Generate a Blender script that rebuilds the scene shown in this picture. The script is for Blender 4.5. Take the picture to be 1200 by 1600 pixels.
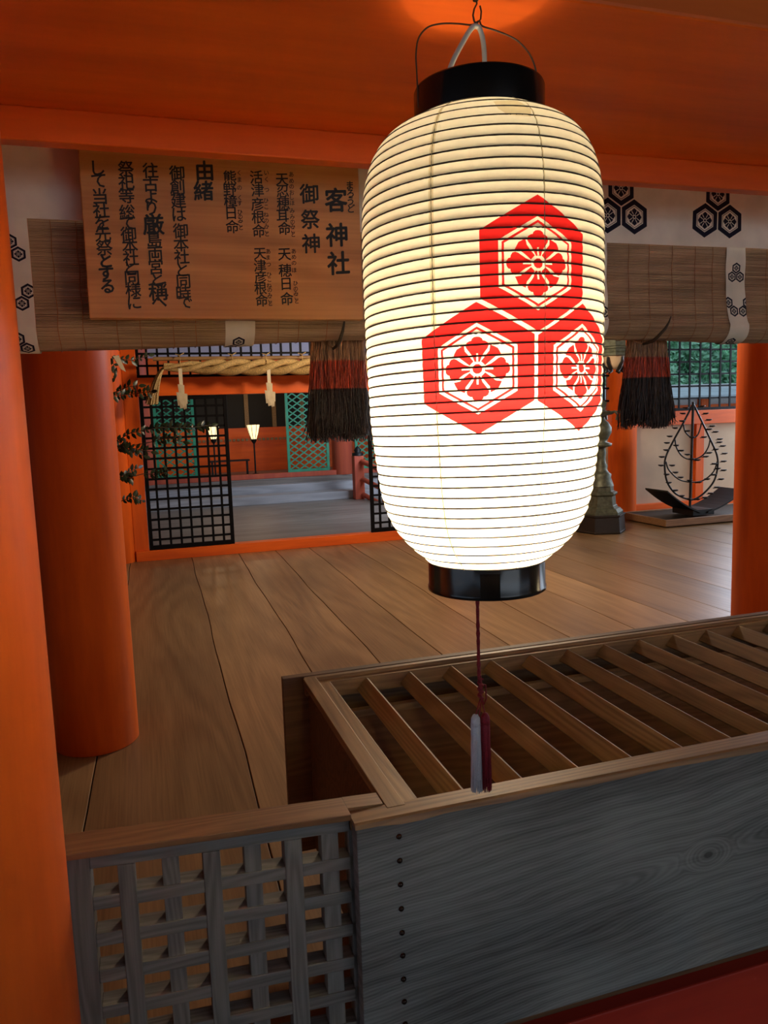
import bpy, bmesh, math, random
from math import sin, cos, pi, radians, sqrt, atan2, hypot
from mathutils import Vector, Matrix
from mathutils.geometry import delaunay_2d_cdt
import numpy as np

for o in list(bpy.data.objects): bpy.data.objects.remove(o)
SC = bpy.context.scene
COL = SC.collection
R = random.Random(7)

# ------------------------------------------------------------------ camera, world, light
F, YAW, PITCH, ROLL, H = 1197.2, 0.305656, 0.126319, -0.033061, 1.5
_cy, _sy = cos(YAW), sin(YAW)
FW = Vector((_sy*cos(PITCH), _cy*cos(PITCH), -sin(PITCH)))
_r0 = Vector((_cy, -_sy, 0)); _u0 = _r0.cross(FW)
RT = cos(ROLL)*_r0 + sin(ROLL)*_u0
UP = -sin(ROLL)*_r0 + cos(ROLL)*_u0
cam = bpy.data.objects.new('camera', bpy.data.cameras.new('camera'))
COL.objects.link(cam)
M = Matrix.Identity(4)
for i in range(3):
    M[i][0], M[i][1], M[i][2] = RT[i], UP[i], -FW[i]
M[2][3] = H
cam.matrix_world = M
cam.data.sensor_fit = 'HORIZONTAL'; cam.data.sensor_width = 36; cam.data.lens = 36*F/1200
cam.data.clip_start = 0.02; cam.data.clip_end = 200
SC.camera = cam

SC.view_settings.view_transform = 'Standard'
SC.view_settings.look = 'None'
SC.view_settings.exposure = 0.45
SC.view_settings.gamma = 1.0
SC.view_settings.use_curve_mapping = False

world = bpy.data.worlds.new('sky'); SC.world = world; world.use_nodes = True
bg = world.node_tree.nodes['Background']
bg.inputs[0].default_value = (0.62, 0.78, 1.0, 1); bg.inputs[1].default_value = 0.60

def area(name, loc, target, sx, sy, power, color):
    l = bpy.data.lights.new(name, 'AREA'); l.shape = 'RECTANGLE'; l.size = sx; l.size_y = sy
    l.energy = power; l.color = color
    o = bpy.data.objects.new(name, l); COL.objects.link(o); o.location = loc
    o.rotation_euler = (Vector(target)-Vector(loc)).to_track_quat('-Z', 'Y').to_euler()
    return o
# daylight through the open bay on the right, and from the open corridor behind the viewer
area('daylight_right', (11.3, 5.2, 1.7), (0, 5.2, 1.2), 7.0, 2.4, 90, (0.80, 0.88, 1.0))
area('daylight_corner', (9.6, 9.0, 1.9), (5.5, 5.2, 0.2), 2.4, 1.2, 120, (0.70, 0.82, 1.0))
area('daylight_front', (2.2, -4.4, 1.9), (1.4, 1.3, 1.0), 5.0, 1.5, 27, (0.80, 0.90, 1.0))
area('daylight_far', (5.3, 11.4, 2.1), (1.5, 13.6, 0.6), 3.4, 2.0, 130, (0.68, 0.80, 1.0))
# warm hall lamps high above the blinds
def lamp(name, loc, power, color, rad):
    l = bpy.data.lights.new(name, 'POINT'); l.energy = power; l.color = color; l.shadow_soft_size = rad
    o = bpy.data.objects.new(name, l); COL.objects.link(o); o.location = loc; return o
lamp('hall_lamp', (2.9, 6.0, 2.75), 175, (1.0, 0.79, 0.54), 0.25)
lamp('far_lamp', (2.4, 15.6, 2.6), 10, (1.0, 0.66, 0.40), 0.2)

def W(px, py, Y):
    d = RT*((px-600)/F) - UP*((py-800)/F) + FW
    t = Y/d.y
    return Vector((d.x*t, Y, H+d.z*t))

# ------------------------------------------------------------------ materials
def srgb(r, g, b):
    f = lambda c: (c/255/12.92) if c/255 <= .04045 else ((c/255+.055)/1.055)**2.4
    return (f(r), f(g), f(b))
def newmat(name):
    m = bpy.data.materials.new(name); m.use_nodes = True
    nt = m.node_tree; p = nt.nodes['Principled BSDF']
    return m, nt, p
def N(nt, t, **k):
    n = nt.nodes.new(t)
    for a, b in k.items():
        if a in n.inputs.keys(): n.inputs[a].default_value = b
        else: setattr(n, a, b)
    return n
def coords(nt, scale, loc=(0, 0, 0)):
    tc = N(nt, 'ShaderNodeTexCoord'); mp = N(nt, 'ShaderNodeMapping')
    mp.inputs['Scale'].default_value = scale; mp.inputs['Location'].default_value = loc
    nt.links.new(tc.outputs['Object'], mp.inputs['Vector']); return mp.outputs['Vector']
def ramp(nt, fac, stops):
    r = N(nt, 'ShaderNodeValToRGB'); e = r.color_ramp.elements
    while len(e) < len(stops): e.new(0.5)
    for i, (p, c) in enumerate(stops): e[i].position = p; e[i].color = (*c, 1)
    nt.links.new(fac, r.inputs['Fac']); return r.outputs['Color']
def bump(nt, p, h, strength=0.2, dist=0.002):
    b = N(nt, 'ShaderNodeBump'); b.inputs['Strength'].default_value = strength; b.inputs['Distance'].default_value = dist
    nt.links.new(h, b.inputs['Height']); nt.links.new(b.outputs['Normal'], p.inputs['Normal'])
def math_(nt, op, a, b=None, clamp=False):
    n = N(nt, 'ShaderNodeMath', operation=op); n.use_clamp = clamp
    for i, v in enumerate((a, b)):
        if v is None: continue
        if isinstance(v, (int, float)): n.inputs[i].default_value = v
        else: nt.links.new(v, n.inputs[i])
    return n.outputs[0]
def mixc(nt, fac, a, b, mode='MIX'):
    n = N(nt, 'ShaderNodeMixRGB', blend_type=mode)
    for i, v in zip(('Fac', 'Color1', 'Color2'), (fac, a, b)):
        if isinstance(v, (int, float)): n.inputs[i].default_value = v
        elif isinstance(v, tuple): n.inputs[i].default_value = (*v, 1)
        else: nt.links.new(v, n.inputs[i])
    return n.outputs[0]
def plain(name, c, rough=0.5, metal=0.0, var=0.12, scale=30, bstr=0.0, spec=0.5, emit=None, es=0):
    m, nt, p = newmat(name)
    n = N(nt, 'ShaderNodeTexNoise', Scale=scale, Detail=4.0)
    nt.links.new(coords(nt, (1, 1, 1)), n.inputs['Vector'])
    d = tuple(x*(1-var) for x in c); u = tuple(min(1, x*(1+var)) for x in c)
    nt.links.new(ramp(nt, n.outputs['Fac'], [(0.3, d), (0.7, u)]), p.inputs['Base Color'])
    p.inputs['Roughness'].default_value = rough; p.inputs['Metallic'].default_value = metal
    p.inputs['Specular IOR Level'].default_value = spec
    if bstr: bump(nt, p, n.outputs['Fac'], bstr)
    if emit:
        p.inputs['Emission Color'].default_value = (*emit, 1); p.inputs['Emission Strength'].default_value = es
    return m
def wood(name, c1, c2, axis, freq=18, fiber=160, rough=0.55, dist=3.5, bstr=0.15, across=None, attr=None, stain=None, ringw=0.16):
    """axis = grain direction; across = the axis the rings are counted along"""
    m, nt, p = newmat(name)
    across = across or {'X': 'Z', 'Y': 'X', 'Z': 'X'}[axis]
    sc = [1, 1, 1]; sc['XYZ'.index(axis)] = 0.10
    v = coords(nt, tuple(sc), (R.random()*9, R.random()*9, R.random()*9))
    if attr:
        at = N(nt, 'ShaderNodeAttribute', attribute_name=attr)
        ad = N(nt, 'ShaderNodeVectorMath', operation='MULTIPLY_ADD')
        nt.links.new(at.outputs['Color'], ad.inputs[0]); ad.inputs[1].default_value = (7, 7, 7)
        nt.links.new(v, ad.inputs[2]); v = ad.outputs[0]
    w = N(nt, 'ShaderNodeTexNoise', Scale=freq*0.28, Detail=1.5, Roughness=0.45)
    nt.links.new(v, w.inputs['Vector'])
    ring = math_(nt, 'ADD', math_(nt, 'MULTIPLY', math_(nt, 'SINE', math_(nt, 'MULTIPLY', w.outputs['Fac'], 95.0)), .5), .5)
    s2 = [fiber]*3; s2['XYZ'.index(axis)] = fiber*0.02
    f = N(nt, 'ShaderNodeTexNoise', Scale=1.0, Detail=4.0)
    nt.links.new(coords(nt, tuple(s2)), f.inputs['Vector'])
    big = N(nt, 'ShaderNodeTexNoise', Scale=2.2, Detail=3.0); nt.links.new(v, big.inputs['Vector'])
    fac = math_(nt, 'ADD', math_(nt, 'MULTIPLY', ring, ringw),
                math_(nt, 'ADD', math_(nt, 'MULTIPLY', f.outputs['Fac'], 0.36), math_(nt, 'MULTIPLY', big.outputs['Fac'], 0.42)))
    colr = ramp(nt, fac, [(0.28, c1), (0.64, c2)])
    if attr:
        sx = N(nt, 'ShaderNodeSeparateXYZ'); nt.links.new(at.outputs['Color'], sx.inputs[0])
        g = math_(nt, 'ADD', math_(nt, 'MULTIPLY', sx.outputs[0], 0.35), 0.8)
        cc = N(nt, 'ShaderNodeCombineXYZ')
        for i in range(3): nt.links.new(g, cc.inputs[i])
        colr = mixc(nt, 1.0, colr, cc.outputs[0], 'MULTIPLY')
    if stain:
        st = N(nt, 'ShaderNodeTexNoise', Scale=stain[0], Detail=5.0)
        nt.links.new(coords(nt, (1, .35, 1), (3, 1, 2)), st.inputs['Vector'])
        k = ramp(nt, st.outputs['Fac'], [(0.50, (0, 0, 0)), (0.72, (1, 1, 1))])
        kk = math_(nt, 'MULTIPLY', k, stain[2]); colr = mixc(nt, kk, colr, stain[1])
    nt.links.new(colr, p.inputs['Base Color'])
    p.inputs['Roughness'].default_value = rough
    bump(nt, p, fac, bstr, 0.0015)
    return m

def paint(name, c, rough=0.42, streak='X'):
    m, nt, p = newmat(name)
    sc = [6, 6, 6]; sc['XYZ'.index(streak)] = 0.7
    n = N(nt, 'ShaderNodeTexNoise', Scale=1.4, Detail=6.0, Roughness=0.6)
    nt.links.new(coords(nt, tuple(sc)), n.inputs['Vector'])
    d = (c[0]*.80, c[1]*.72, c[2]*.9); u = (min(1, c[0]*1.12), c[1]*1.22, c[2]*1.1)
    col = ramp(nt, n.outputs['Fac'], [(0.30, d), (0.70, u)])
    # small scuffs along the streak direction
    sc = [60, 60, 60]; sc['XYZ'.index(streak)] = 7
    s = N(nt, 'ShaderNodeTexNoise', Scale=1.0, Detail=5.0, Roughness=0.75)
    nt.links.new(coords(nt, tuple(sc), (4, 7, 1)), s.inputs['Vector'])
    k = ramp(nt, s.outputs['Fac'], [(0.70, (0, 0, 0)), (0.80, (1, 1, 1))])
    col = mixc(nt, math_(nt, 'MULTIPLY', k, .55), col, (c[0]*.35, c[1]*.3, c[2]*.6))
    nt.links.new(col, p.inputs['Base Color'])
    p.inputs['Roughness'].default_value = rough; p.inputs['Specular IOR Level'].default_value = 0.3
    bump(nt, p, n.outputs['Fac'], 0.12, 0.004)
    return m

VERM = (0.88, 0.138, 0.012)
m_verm = paint('vermilion_paint', VERM)
m_verm_v = paint('vermilion_paint_upright', VERM, streak='Z')
m_shadeverm = paint('shaded_vermilion_paint', (0.60, 0.045, 0.022))  # vermilion made deeper: shade on the base beam put into the colour
m_pink = paint('daylit_vermilion_paint', (0.62, 0.12, 0.06), rough=.5, streak='Z')  # vermilion with the pinkish cast of blue daylight put into the colour
m_floor = wood('plank_floor_wood', (0.17, 0.100, 0.046), (0.43, 0.268, 0.130), 'Y', freq=7, fiber=120, rough=0.36, dist=5, bstr=.10,
               across='X', attr='plank', stain=(1.6, (0.14, 0.080, 0.040), 0.6), ringw=.075)
m_farfloor = wood('far_floor_wood', (0.15, 0.12, 0.10), (0.30, 0.26, 0.22), 'X', freq=9, rough=0.45, across='Y')
m_greyboard = wood('grey_step_wood', (0.30, 0.30, 0.31), (0.54, 0.54, 0.55), 'X', freq=9, rough=0.5, across='Y')
m_boxwood_x = wood('brown_box_wood', (0.13, 0.065, 0.026), (0.36, 0.205, 0.090), 'X', freq=26, rough=0.5, across='Y')
m_boxwood_y = wood('brown_slat_wood', (0.15, 0.083, 0.034), (0.42, 0.260, 0.120), 'Y', freq=26, rough=0.42, across='X')
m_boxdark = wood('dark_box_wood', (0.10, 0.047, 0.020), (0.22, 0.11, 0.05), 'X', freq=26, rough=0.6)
m_fence_x = wood('weathered_rail_wood', (0.105, 0.095, 0.085), (0.25, 0.24, 0.225), 'X', freq=44, fiber=260, rough=0.65, bstr=.07)
m_fence_z = wood('weathered_bar_wood', (0.105, 0.095, 0.085), (0.25, 0.24, 0.225), 'Z', freq=44, fiber=260, rough=0.65, bstr=.07)
m_cap = wood('brown_rail_wood', (0.16, 0.075, 0.032), (0.32, 0.17, 0.075), 'X', freq=30, rough=0.5, across='Y')
m_sign = wood('sign_board_wood', (0.40, 0.150, 0.038), (0.68, 0.30, 0.090), 'X', freq=11, fiber=120, rough=0.42, dist=4)
m_ceil = wood('ceiling_wood', (0.08, 0.04, 0.02), (0.16, 0.09, 0.045), 'X', freq=8)
m_ink = plain('black_ink', (0.008, 0.007, 0.006), 0.6)
m_navy = plain('navy_dye', (0.008, 0.009, 0.022), 0.8, spec=.2)
m_cloth = plain('pale_cloth', (0.82, 0.76, 0.66), 0.9, scale=9, var=.14, bstr=.1, spec=.1)
m_lacquer = plain('black_lacquer', (0.006, 0.005, 0.005), 0.16, var=.2)
m_laclattice = plain('black_lattice_lacquer', (0.004, 0.004, 0.005), 0.5, var=.2, spec=.12)
m_iron = plain('dark_iron', (0.010, 0.010, 0.010), 0.5, metal=.3)
m_rustwire = plain('rusty_wire', (0.09, 0.05, 0.03), 0.5, metal=.6)
m_cable = plain('white_cable_plastic', (0.62, 0.58, 0.48), 0.4, var=.04)
m_redcord = plain('red_cord', (0.22, 0.008, 0.012), 0.8, var=.35, scale=400)
m_redthread = plain('red_thread', (0.26, 0.006, 0.018), 0.7, var=.35, scale=600)
m_whitethread = plain('white_thread', (0.62, 0.58, 0.62), 0.8, var=.1, scale=600)
m_rope = plain('straw_rope', (0.56, 0.38, 0.15), 0.8, var=.4, scale=90, bstr=.4)
m_bamboo = plain('bamboo_pole', (0.36, 0.21, 0.09), 0.4, var=.2, scale=12)
m_shide = plain('white_folded_paper', (0.85, 0.74, 0.52), 0.8, var=.05)
m_leaf = plain('dark_leaf', (0.022, 0.035, 0.014), 0.35, var=.4, scale=20)
m_twig = plain('twig_bark', (0.05, 0.035, 0.02), 0.7)
m_green = plain('green_lattice_paint', (0.030, 0.33, 0.18), 0.5, var=.2, scale=8)
m_bronze = plain('patinated_bronze', (0.105, 0.115, 0.080), 0.5, metal=.35, var=.35, scale=25, bstr=.2)
m_blackstone = plain('black_plinth_paint', (0.022, 0.019, 0.016), 0.45)
m_cream = plain('cream_wall_plaster', (0.62, 0.47, 0.32), 0.8, var=.08, scale=3)
m_lilac = plain('pale_panel_paper', (0.46, 0.42, 0.50), 0.8, var=.04)
m_black = plain('black_curtain', (0.010, 0.012, 0.010), 0.7)
m_gold = plain('brocade_band', (0.30, 0.20, 0.08), 0.5, var=.5, scale=60)
m_roof = plain('pale_roof_tiles', (0.42, 0.50, 0.52), 0.5, var=.2, scale=2)
m_whitewall = plain('white_wall_paint', (0.70, 0.70, 0.68), 0.7)
m_tree = plain('tree_leaf_green', (0.38, 0.74, 0.46), 0.6, var=.45, scale=.8)
m_tree2 = plain('tree_leaf_teal', (0.52, 0.84, 0.66), 0.6, var=.35, scale=.8)
m_grav = plain('pale_ground', (0.35, 0.34, 0.30), 0.9)
def straw(name, c, var):
    m, nt, p = newmat(name)
    n = N(nt, 'ShaderNodeTexNoise', Scale=1.0, Detail=2.0); nt.links.new(coords(nt, (420, 420, 4)), n.inputs['Vector'])
    nt.links.new(ramp(nt, n.outputs['Fac'], [(.38, tuple(x*(1-var) for x in c)), (.64, tuple(x*(1+var) for x in c))]), p.inputs['Base Color'])
    p.inputs['Roughness'].default_value = .45
    return m
m_tan = straw('tan_straw', (0.50, 0.27, 0.14), .5)
m_redstraw = straw('red_dyed_straw', (0.62, 0.085, 0.035), .6)
m_blackstraw = straw('black_dyed_straw', (0.048, 0.024, 0.017), .8)
m_thread = plain('orange_binding_thread', (0.34, 0.12, 0.04), 0.7)
m_rivet = plain('dark_rivet_metal', (0.05, 0.03, 0.022), 0.22, metal=.9, var=.2)
m_lampshade = plain('lit_lamp_shade', (0.8, 0.7, 0.5), 0.7, emit=(1.0, 0.76, 0.36), es=1.25)

# blind: bamboo strips with slightly different tones row by row
def mk_blind():
    m, nt, p = newmat('split_bamboo')
    a = N(nt, 'ShaderNodeTexNoise', Scale=1.0, Detail=4.0)
    nt.links.new(coords(nt, (3, 3, 420)), a.inputs['Vector'])
    b = N(nt, 'ShaderNodeTexNoise', Scale=3.0, Detail=3.0)
    nt.links.new(coords(nt, (1, 1, 3)), b.inputs['Vector'])
    fac = math_(nt, 'ADD', math_(nt, 'MULTIPLY', a.outputs['Fac'], .65), math_(nt, 'MULTIPLY', b.outputs['Fac'], .35))
    nt.links.new(ramp(nt, fac, [(0.34, (0.20, 0.115, 0.065)), (0.66, (0.56, 0.37, 0.235))]), p.inputs['Base Color'])
    p.inputs['Roughness'].default_value = 0.6
    return m
m_blind = mk_blind()

# weathered front board with a knot: ring field warped around the knot
def mk_frontboard(kx, kz):
    m, nt, p = newmat('weathered_knotty_board')
    tc = N(nt, 'ShaderNodeTexCoord'); sx = N(nt, 'ShaderNodeSeparateXYZ'); nt.links.new(tc.outputs['Object'], sx.inputs[0])
    x = math_(nt, 'SUBTRACT', sx.outputs[0], kx); z = math_(nt, 'SUBTRACT', sx.outputs[2], kz)
    nz = N(nt, 'ShaderNodeTexNoise', Scale=1.0, Detail=3.0); nt.links.new(coords(nt, (2.2, 2, 9), (5, 2, 8)), nz.inputs['Vector'])
    wob = math_(nt, 'MULTIPLY', math_(nt, 'SUBTRACT', nz.outputs['Fac'], .5), 0.05)
    zz = math_(nt, 'ADD', math_(nt, 'ADD', z, math_(nt, 'MULTIPLY', x, -0.10)), wob)
    g = math_(nt, 'POWER', 2.718, math_(nt, 'MULTIPLY', math_(nt, 'MULTIPLY', x, x), -55.0))
    h1 = math_(nt, 'SQRT', math_(nt, 'ADD', math_(nt, 'MULTIPLY', zz, zz), math_(nt, 'MULTIPLY', g, 0.0016)))
    dk = math_(nt, 'SQRT', math_(nt, 'ADD', math_(nt, 'MULTIPLY', math_(nt, 'MULTIPLY', x, x), 0.38), math_(nt, 'MULTIPLY', z, z)))
    inn = math_(nt, 'MULTIPLY', math_(nt, 'SUBTRACT', 0.052, dk), 60.0, clamp=True)
    hh = math_(nt, 'ADD', math_(nt, 'MULTIPLY', h1, math_(nt, 'SUBTRACT', 1.0, inn)), math_(nt, 'MULTIPLY', dk, inn))
    s = math_(nt, 'SINE', math_(nt, 'MULTIPLY', hh, 950.0))
    s2 = math_(nt, 'SINE', math_(nt, 'MULTIPLY', hh, 230.0))
    f = N(nt, 'ShaderNodeTexNoise', Scale=1.0, Detail=5.0); nt.links.new(coords(nt, (7, 10, 330)), f.inputs['Vector'])
    b = N(nt, 'ShaderNodeTexNoise', Scale=4.0, Detail=4.0); nt.links.new(coords(nt, (.6, 1, 1.5)), b.inputs['Vector'])
    fac = math_(nt, 'ADD', math_(nt, 'MULTIPLY', s, .060), math_(nt, 'ADD', math_(nt, 'MULTIPLY', s2, .055),
          math_(nt, 'ADD', math_(nt, 'MULTIPLY', f.outputs['Fac'], .30), math_(nt, 'MULTIPLY', b.outputs['Fac'], .70))))
    col = ramp(nt, fac, [(0.28, (0.085, 0.086, 0.082)), (0.70, (0.30, 0.31, 0.30))])
    core = math_(nt, 'MULTIPLY', math_(nt, 'SUBTRACT', 0.012, dk), 160.0, clamp=True)
    col = mixc(nt, math_(nt, 'MULTIPLY', core, .75), col, (0.03, 0.028, 0.025))
    # grime worn in along the top edge of the board
    gn = N(nt, 'ShaderNodeTexNoise', Scale=9.0, Detail=6.0); nt.links.new(coords(nt, (.5, 1, 1)), gn.inputs['Vector'])
    top = math_(nt, 'ADD', math_(nt, 'MULTIPLY', math_(nt, 'SUBTRACT', sx.outputs[2], 0.675), 13.0), math_(nt, 'MULTIPLY', math_(nt, 'SUBTRACT', gn.outputs['Fac'], .5), 2.4), clamp=True)
    col = mixc(nt, math_(nt, 'MULTIPLY', top, .45), col, (0.075, 0.070, 0.060))
    nt.links.new(col, p.inputs['Base Color']); p.inputs['Roughness'].default_value = .62
    bump(nt, p, fac, .3, .0015)
    return m
m_front = mk_frontboard(1.135-1.68, 0.512)

def mk_paper(name, c, tr):
    m = bpy.data.materials.new(name); m.use_nodes = True; nt = m.node_tree
    nt.nodes.remove(nt.nodes['Principled BSDF']); out = nt.nodes['Material Output']
    n = N(nt, 'ShaderNodeTexNoise', Scale=55.0, Detail=6.0, Roughness=0.65); nt.links.new(coords(nt, (1, 1, 1)), n.inputs['Vector'])
    n2 = N(nt, 'ShaderNodeTexNoise', Scale=9.0, Detail=4.0); nt.links.new(coords(nt, (1, 1, 1.6)), n2.inputs['Vector'])
    f = math_(nt, 'ADD', math_(nt, 'MULTIPLY', n.outputs['Fac'], .6), math_(nt, 'MULTIPLY', n2.outputs['Fac'], .4))
    col = ramp(nt, f, [(0.32, tuple(x*.88 for x in c)), (0.66, c)])
    t = N(nt, 'ShaderNodeBsdfTranslucent'); d = N(nt, 'ShaderNodeBsdfDiffuse'); mx = N(nt, 'ShaderNodeMixShader')
    nt.links.new(col, t.inputs[0]); nt.links.new(col, d.inputs[0]); mx.inputs[0].default_value = 1-tr
    nt.links.new(t.outputs[0], mx.inputs[1]); nt.links.new(d.outputs[0], mx.inputs[2])
    nt.links.new(mx.outputs[0], out.inputs['Surface'])
    return m
m_paper = mk_paper('lantern_paper', (0.98, 0.93, 0.76), 0.55)
m_paper2 = mk_paper('doubled_lantern_paper', (0.82, 0.72, 0.48), 0.52)
m_crest = mk_paper('red_crest_paper', (0.78, 0.024, 0.024), 0.55)
m_hoop = plain('lantern_bamboo_hoop', (0.045, 0.026, 0.012), 0.7, var=.3)
m_string = plain('lantern_string', (0.45, 0.38, 0.20), 0.8)

# ------------------------------------------------------------------ mesh helpers
class MB:
    def __init__(s): s.v = []; s.f = []; s.m = []; s.sm = []
    def add(s, vs, fs, mi=0, smooth=False):
        b = len(s.v); s.v += [tuple(v) for v in vs]
        for f in fs: s.f.append(tuple(b+i for i in f)); s.m.append(mi); s.sm.append(smooth)
        return s
    def box(s, x0, x1, y0, y1, z0, z1, mi=0):
        vs = [(x0,y0,z0),(x1,y0,z0),(x1,y1,z0),(x0,y1,z0),(x0,y0,z1),(x1,y0,z1),(x1,y1,z1),(x0,y1,z1)]
        return s.add(vs, [(0,3,2,1),(4,5,6,7),(0,1,5,4),(1,2,6,5),(2,3,7,6),(3,0,4,7)], mi)
    def prism(s, poly, axis, a, b, mi=0):
        """poly in the two other axes, extruded along axis from a to b"""
        n = len(poly)
        def P(p, t):
            return {'X': (t, p[0], p[1]), 'Y': (p[0], t, p[1]), 'Z': (p[0], p[1], t)}[axis]
        vs = [P(p, a) for p in poly]+[P(p, b) for p in poly]
        fs = [(i, (i+1) % n, n+(i+1) % n, n+i) for i in range(n)]+[tuple(range(n-1, -1, -1)), tuple(range(n, 2*n))]
        return s.add(vs, fs, mi)
    def tube(s, pts, r, n=8, mi=0, cap=True, smooth=True):
        pts = [Vector(p) for p in pts]; k = len(pts)
        rr = r if isinstance(r, (list, tuple)) else [r]*k
        t0 = (pts[1]-pts[0]).normalized(); ref = Vector((0, 0, 1)) if abs(t0.z) < .9 else Vector((1, 0, 0))
        u = t0.cross(ref).normalized(); vs = []
        for i, p in enumerate(pts):
            t = (pts[min(i+1, k-1)]-pts[max(i-1, 0)])
            if t.length < 1e-9: t = t0
            t.normalize(); u = (u-t*u.dot(t))
            if u.length < 1e-6: u = t.orthogonal()
            u.normalize(); w = t.cross(u)
            for j in range(n):
                a = 2*pi*j/n; vs.append(p+(u*cos(a)+w*sin(a))*rr[i])
        fs = [(i*n+j, i*n+(j+1) % n, (i+1)*n+(j+1) % n, (i+1)*n+j) for i in range(k-1) for j in range(n)]
        s.add(vs, fs, mi, smooth)
        if cap:
            s.add([vs[j] for j in range(n)], [tuple(range(n-1, -1, -1))], mi)
            s.add([vs[(k-1)*n+j] for j in range(n)], [tuple(range(n))], mi)
        return s
    def lathe(s, prof, c=(0, 0), n=48, mi=0, smooth=True, rot=0):
        """prof: (radius, z)"""
        vs = []
        for r, z in prof:
            for j in range(n):
                a = 2*pi*j/n+rot; vs.append((c[0]+r*cos(a), c[1]+r*sin(a), z))
        fs = [(i*n+j, i*n+(j+1) % n, (i+1)*n+(j+1) % n, (i+1)*n+j) for i in range(len(prof)-1) for j in range(n)]
        return s.add(vs, fs, mi, smooth)
    def build(s, name, mats, parent=None, bevel=0, off=None):
        me = bpy.data.meshes.new(name)
        o = Vector((0, 0, 0))
        q = parent
        while q is not None: o = o+Vector(q.location); q = q.parent
        me.from_pydata([tuple(Vector(v)-o) for v in s.v], [], s.f)
        for m in (mats if isinstance(mats, (list, tuple)) else [mats]): me.materials.append(m)
        for i, p in enumerate(me.polygons): p.material_index = s.m[i]; p.use_smooth = s.sm[i]
        me.update()
        ob = bpy.data.objects.new(name, me); COL.objects.link(ob)
        if parent is not None: ob.parent = parent
        if bevel:
            b = ob.modifiers.new('bevel', 'BEVEL'); b.width = bevel; b.segments = 2; b.limit_method = 'ANGLE'; b.angle_limit = radians(40)
        return ob
def thing(name, label, cat, loc=(0, 0, 0), group=None):
    o = bpy.data.objects.new(name, None); COL.objects.link(o); o.location = loc
    o.empty_display_size = .05; o['label'] = label; o['category'] = cat
    if group: o['group'] = group
    return o
def tag(o, label, cat, group=None, kind=None):
    o['label'] = label; o['category'] = cat
    if group: o['group'] = group
    if kind: o['kind'] = kind
    return o
def struct(o): o['kind'] = 'structure'; return o
def dup(root, loc, label, group=None):
    r = root.copy(); COL.objects.link(r); r.location = loc; r['label'] = label
    if group: r['group'] = group
    for ch in list(root.children):
        c = ch.copy(); COL.objects.link(c); c.parent = r
        for g in list(ch.children):
            d = g.copy(); COL.objects.link(d); d.parent = c
    return r

# ------------------------------------------------------------------ crest outline (three hexagons, each with a flower)
def hexa(cx, cy, r): return [(cx+r*cos(radians(90+60*k)), cy+r*sin(radians(90+60*k))) for k in range(6)]
def crest_shapes(cx, cy, r, detail=2):
    """list of (polygon, ink?) painted in order"""
    out = [(hexa(cx, cy, r), 1), (hexa(cx, cy, r*.69), 0), (hexa(cx, cy, r*.635), 1), (hexa(cx, cy, r*.595), 0)]
    q = lambda pts, a: [(cx+r*(x*cos(a)-y*sin(a)), cy+r*(x*sin(a)+y*cos(a))) for x, y in pts]
    half = [(.035,.10),(.075,.20),(.12,.265),(.155,.31),(.17,.35),(.155,.395),(.115,.42),(.085,.425),(.075,.455),(.04,.48)]
    petal = half+[(0,.485)]+[(-x, y) for x, y in reversed(half)]
    w = [(.055,.115),(.115,.19),(.18,.27),(.195,.36),(.25,.335)]
    wedge = w+[(.305,.305)]+[(y, x) for x, y in reversed(w)]
    for k in range(4):
        out.append((q(petal, k*pi/2), 1)); out.append((q(wedge, k*pi/2), 1))
    if detail > 1:
        for k in range(4):
            out.append((q([(-.014,.12),(.014,.12),(.014,.235),(-.014,.235)], k*pi/2), 0))
    circ = lambda rad, n: [(cx+r*rad*cos(2*pi*i/n), cy+r*rad*sin(2*pi*i/n)) for i in range(n)]
    out += [(circ(.115, 12), 0), (circ(.075, 10), 1)]
    return out
def clip_rect(poly, x0, x1, y0, y1):
    def cl(ps, ins, inter):
        o = []
        for i in range(len(ps)):
            a, b = ps[i-1], ps[i]
            if ins(b):
                if not ins(a): o.append(inter(a, b))
                o.append(b)
            elif ins(a): o.append(inter(a, b))
        return o
    ix = lambda X: (lambda a, b: (X, a[1]+(b[1]-a[1])*(X-a[0])/(b[0]-a[0])))
    iy = lambda Y: (lambda a, b: (a[0]+(b[0]-a[0])*(Y-a[1])/(b[1]-a[1]), Y))
    for ins, it in ((lambda p: p[0] >= x0, ix(x0)), (lambda p: p[0] <= x1, ix(x1)), (lambda p: p[1] >= y0, iy(y0)), (lambda p: p[1] <= y1, iy(y1))):
        if poly: poly = cl(poly, ins, it)
    return poly
def inside(p, poly):
    c = False; x, y = p; j = len(poly)-1
    for i in range(len(poly)):
        xi, yi = poly[i]; xj, yj = poly[j]
        if (yi > y) != (yj > y) and x < (xj-xi)*(y-yi)/(yj-yi)+xi: c = not c
        j = i
    return c
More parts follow.
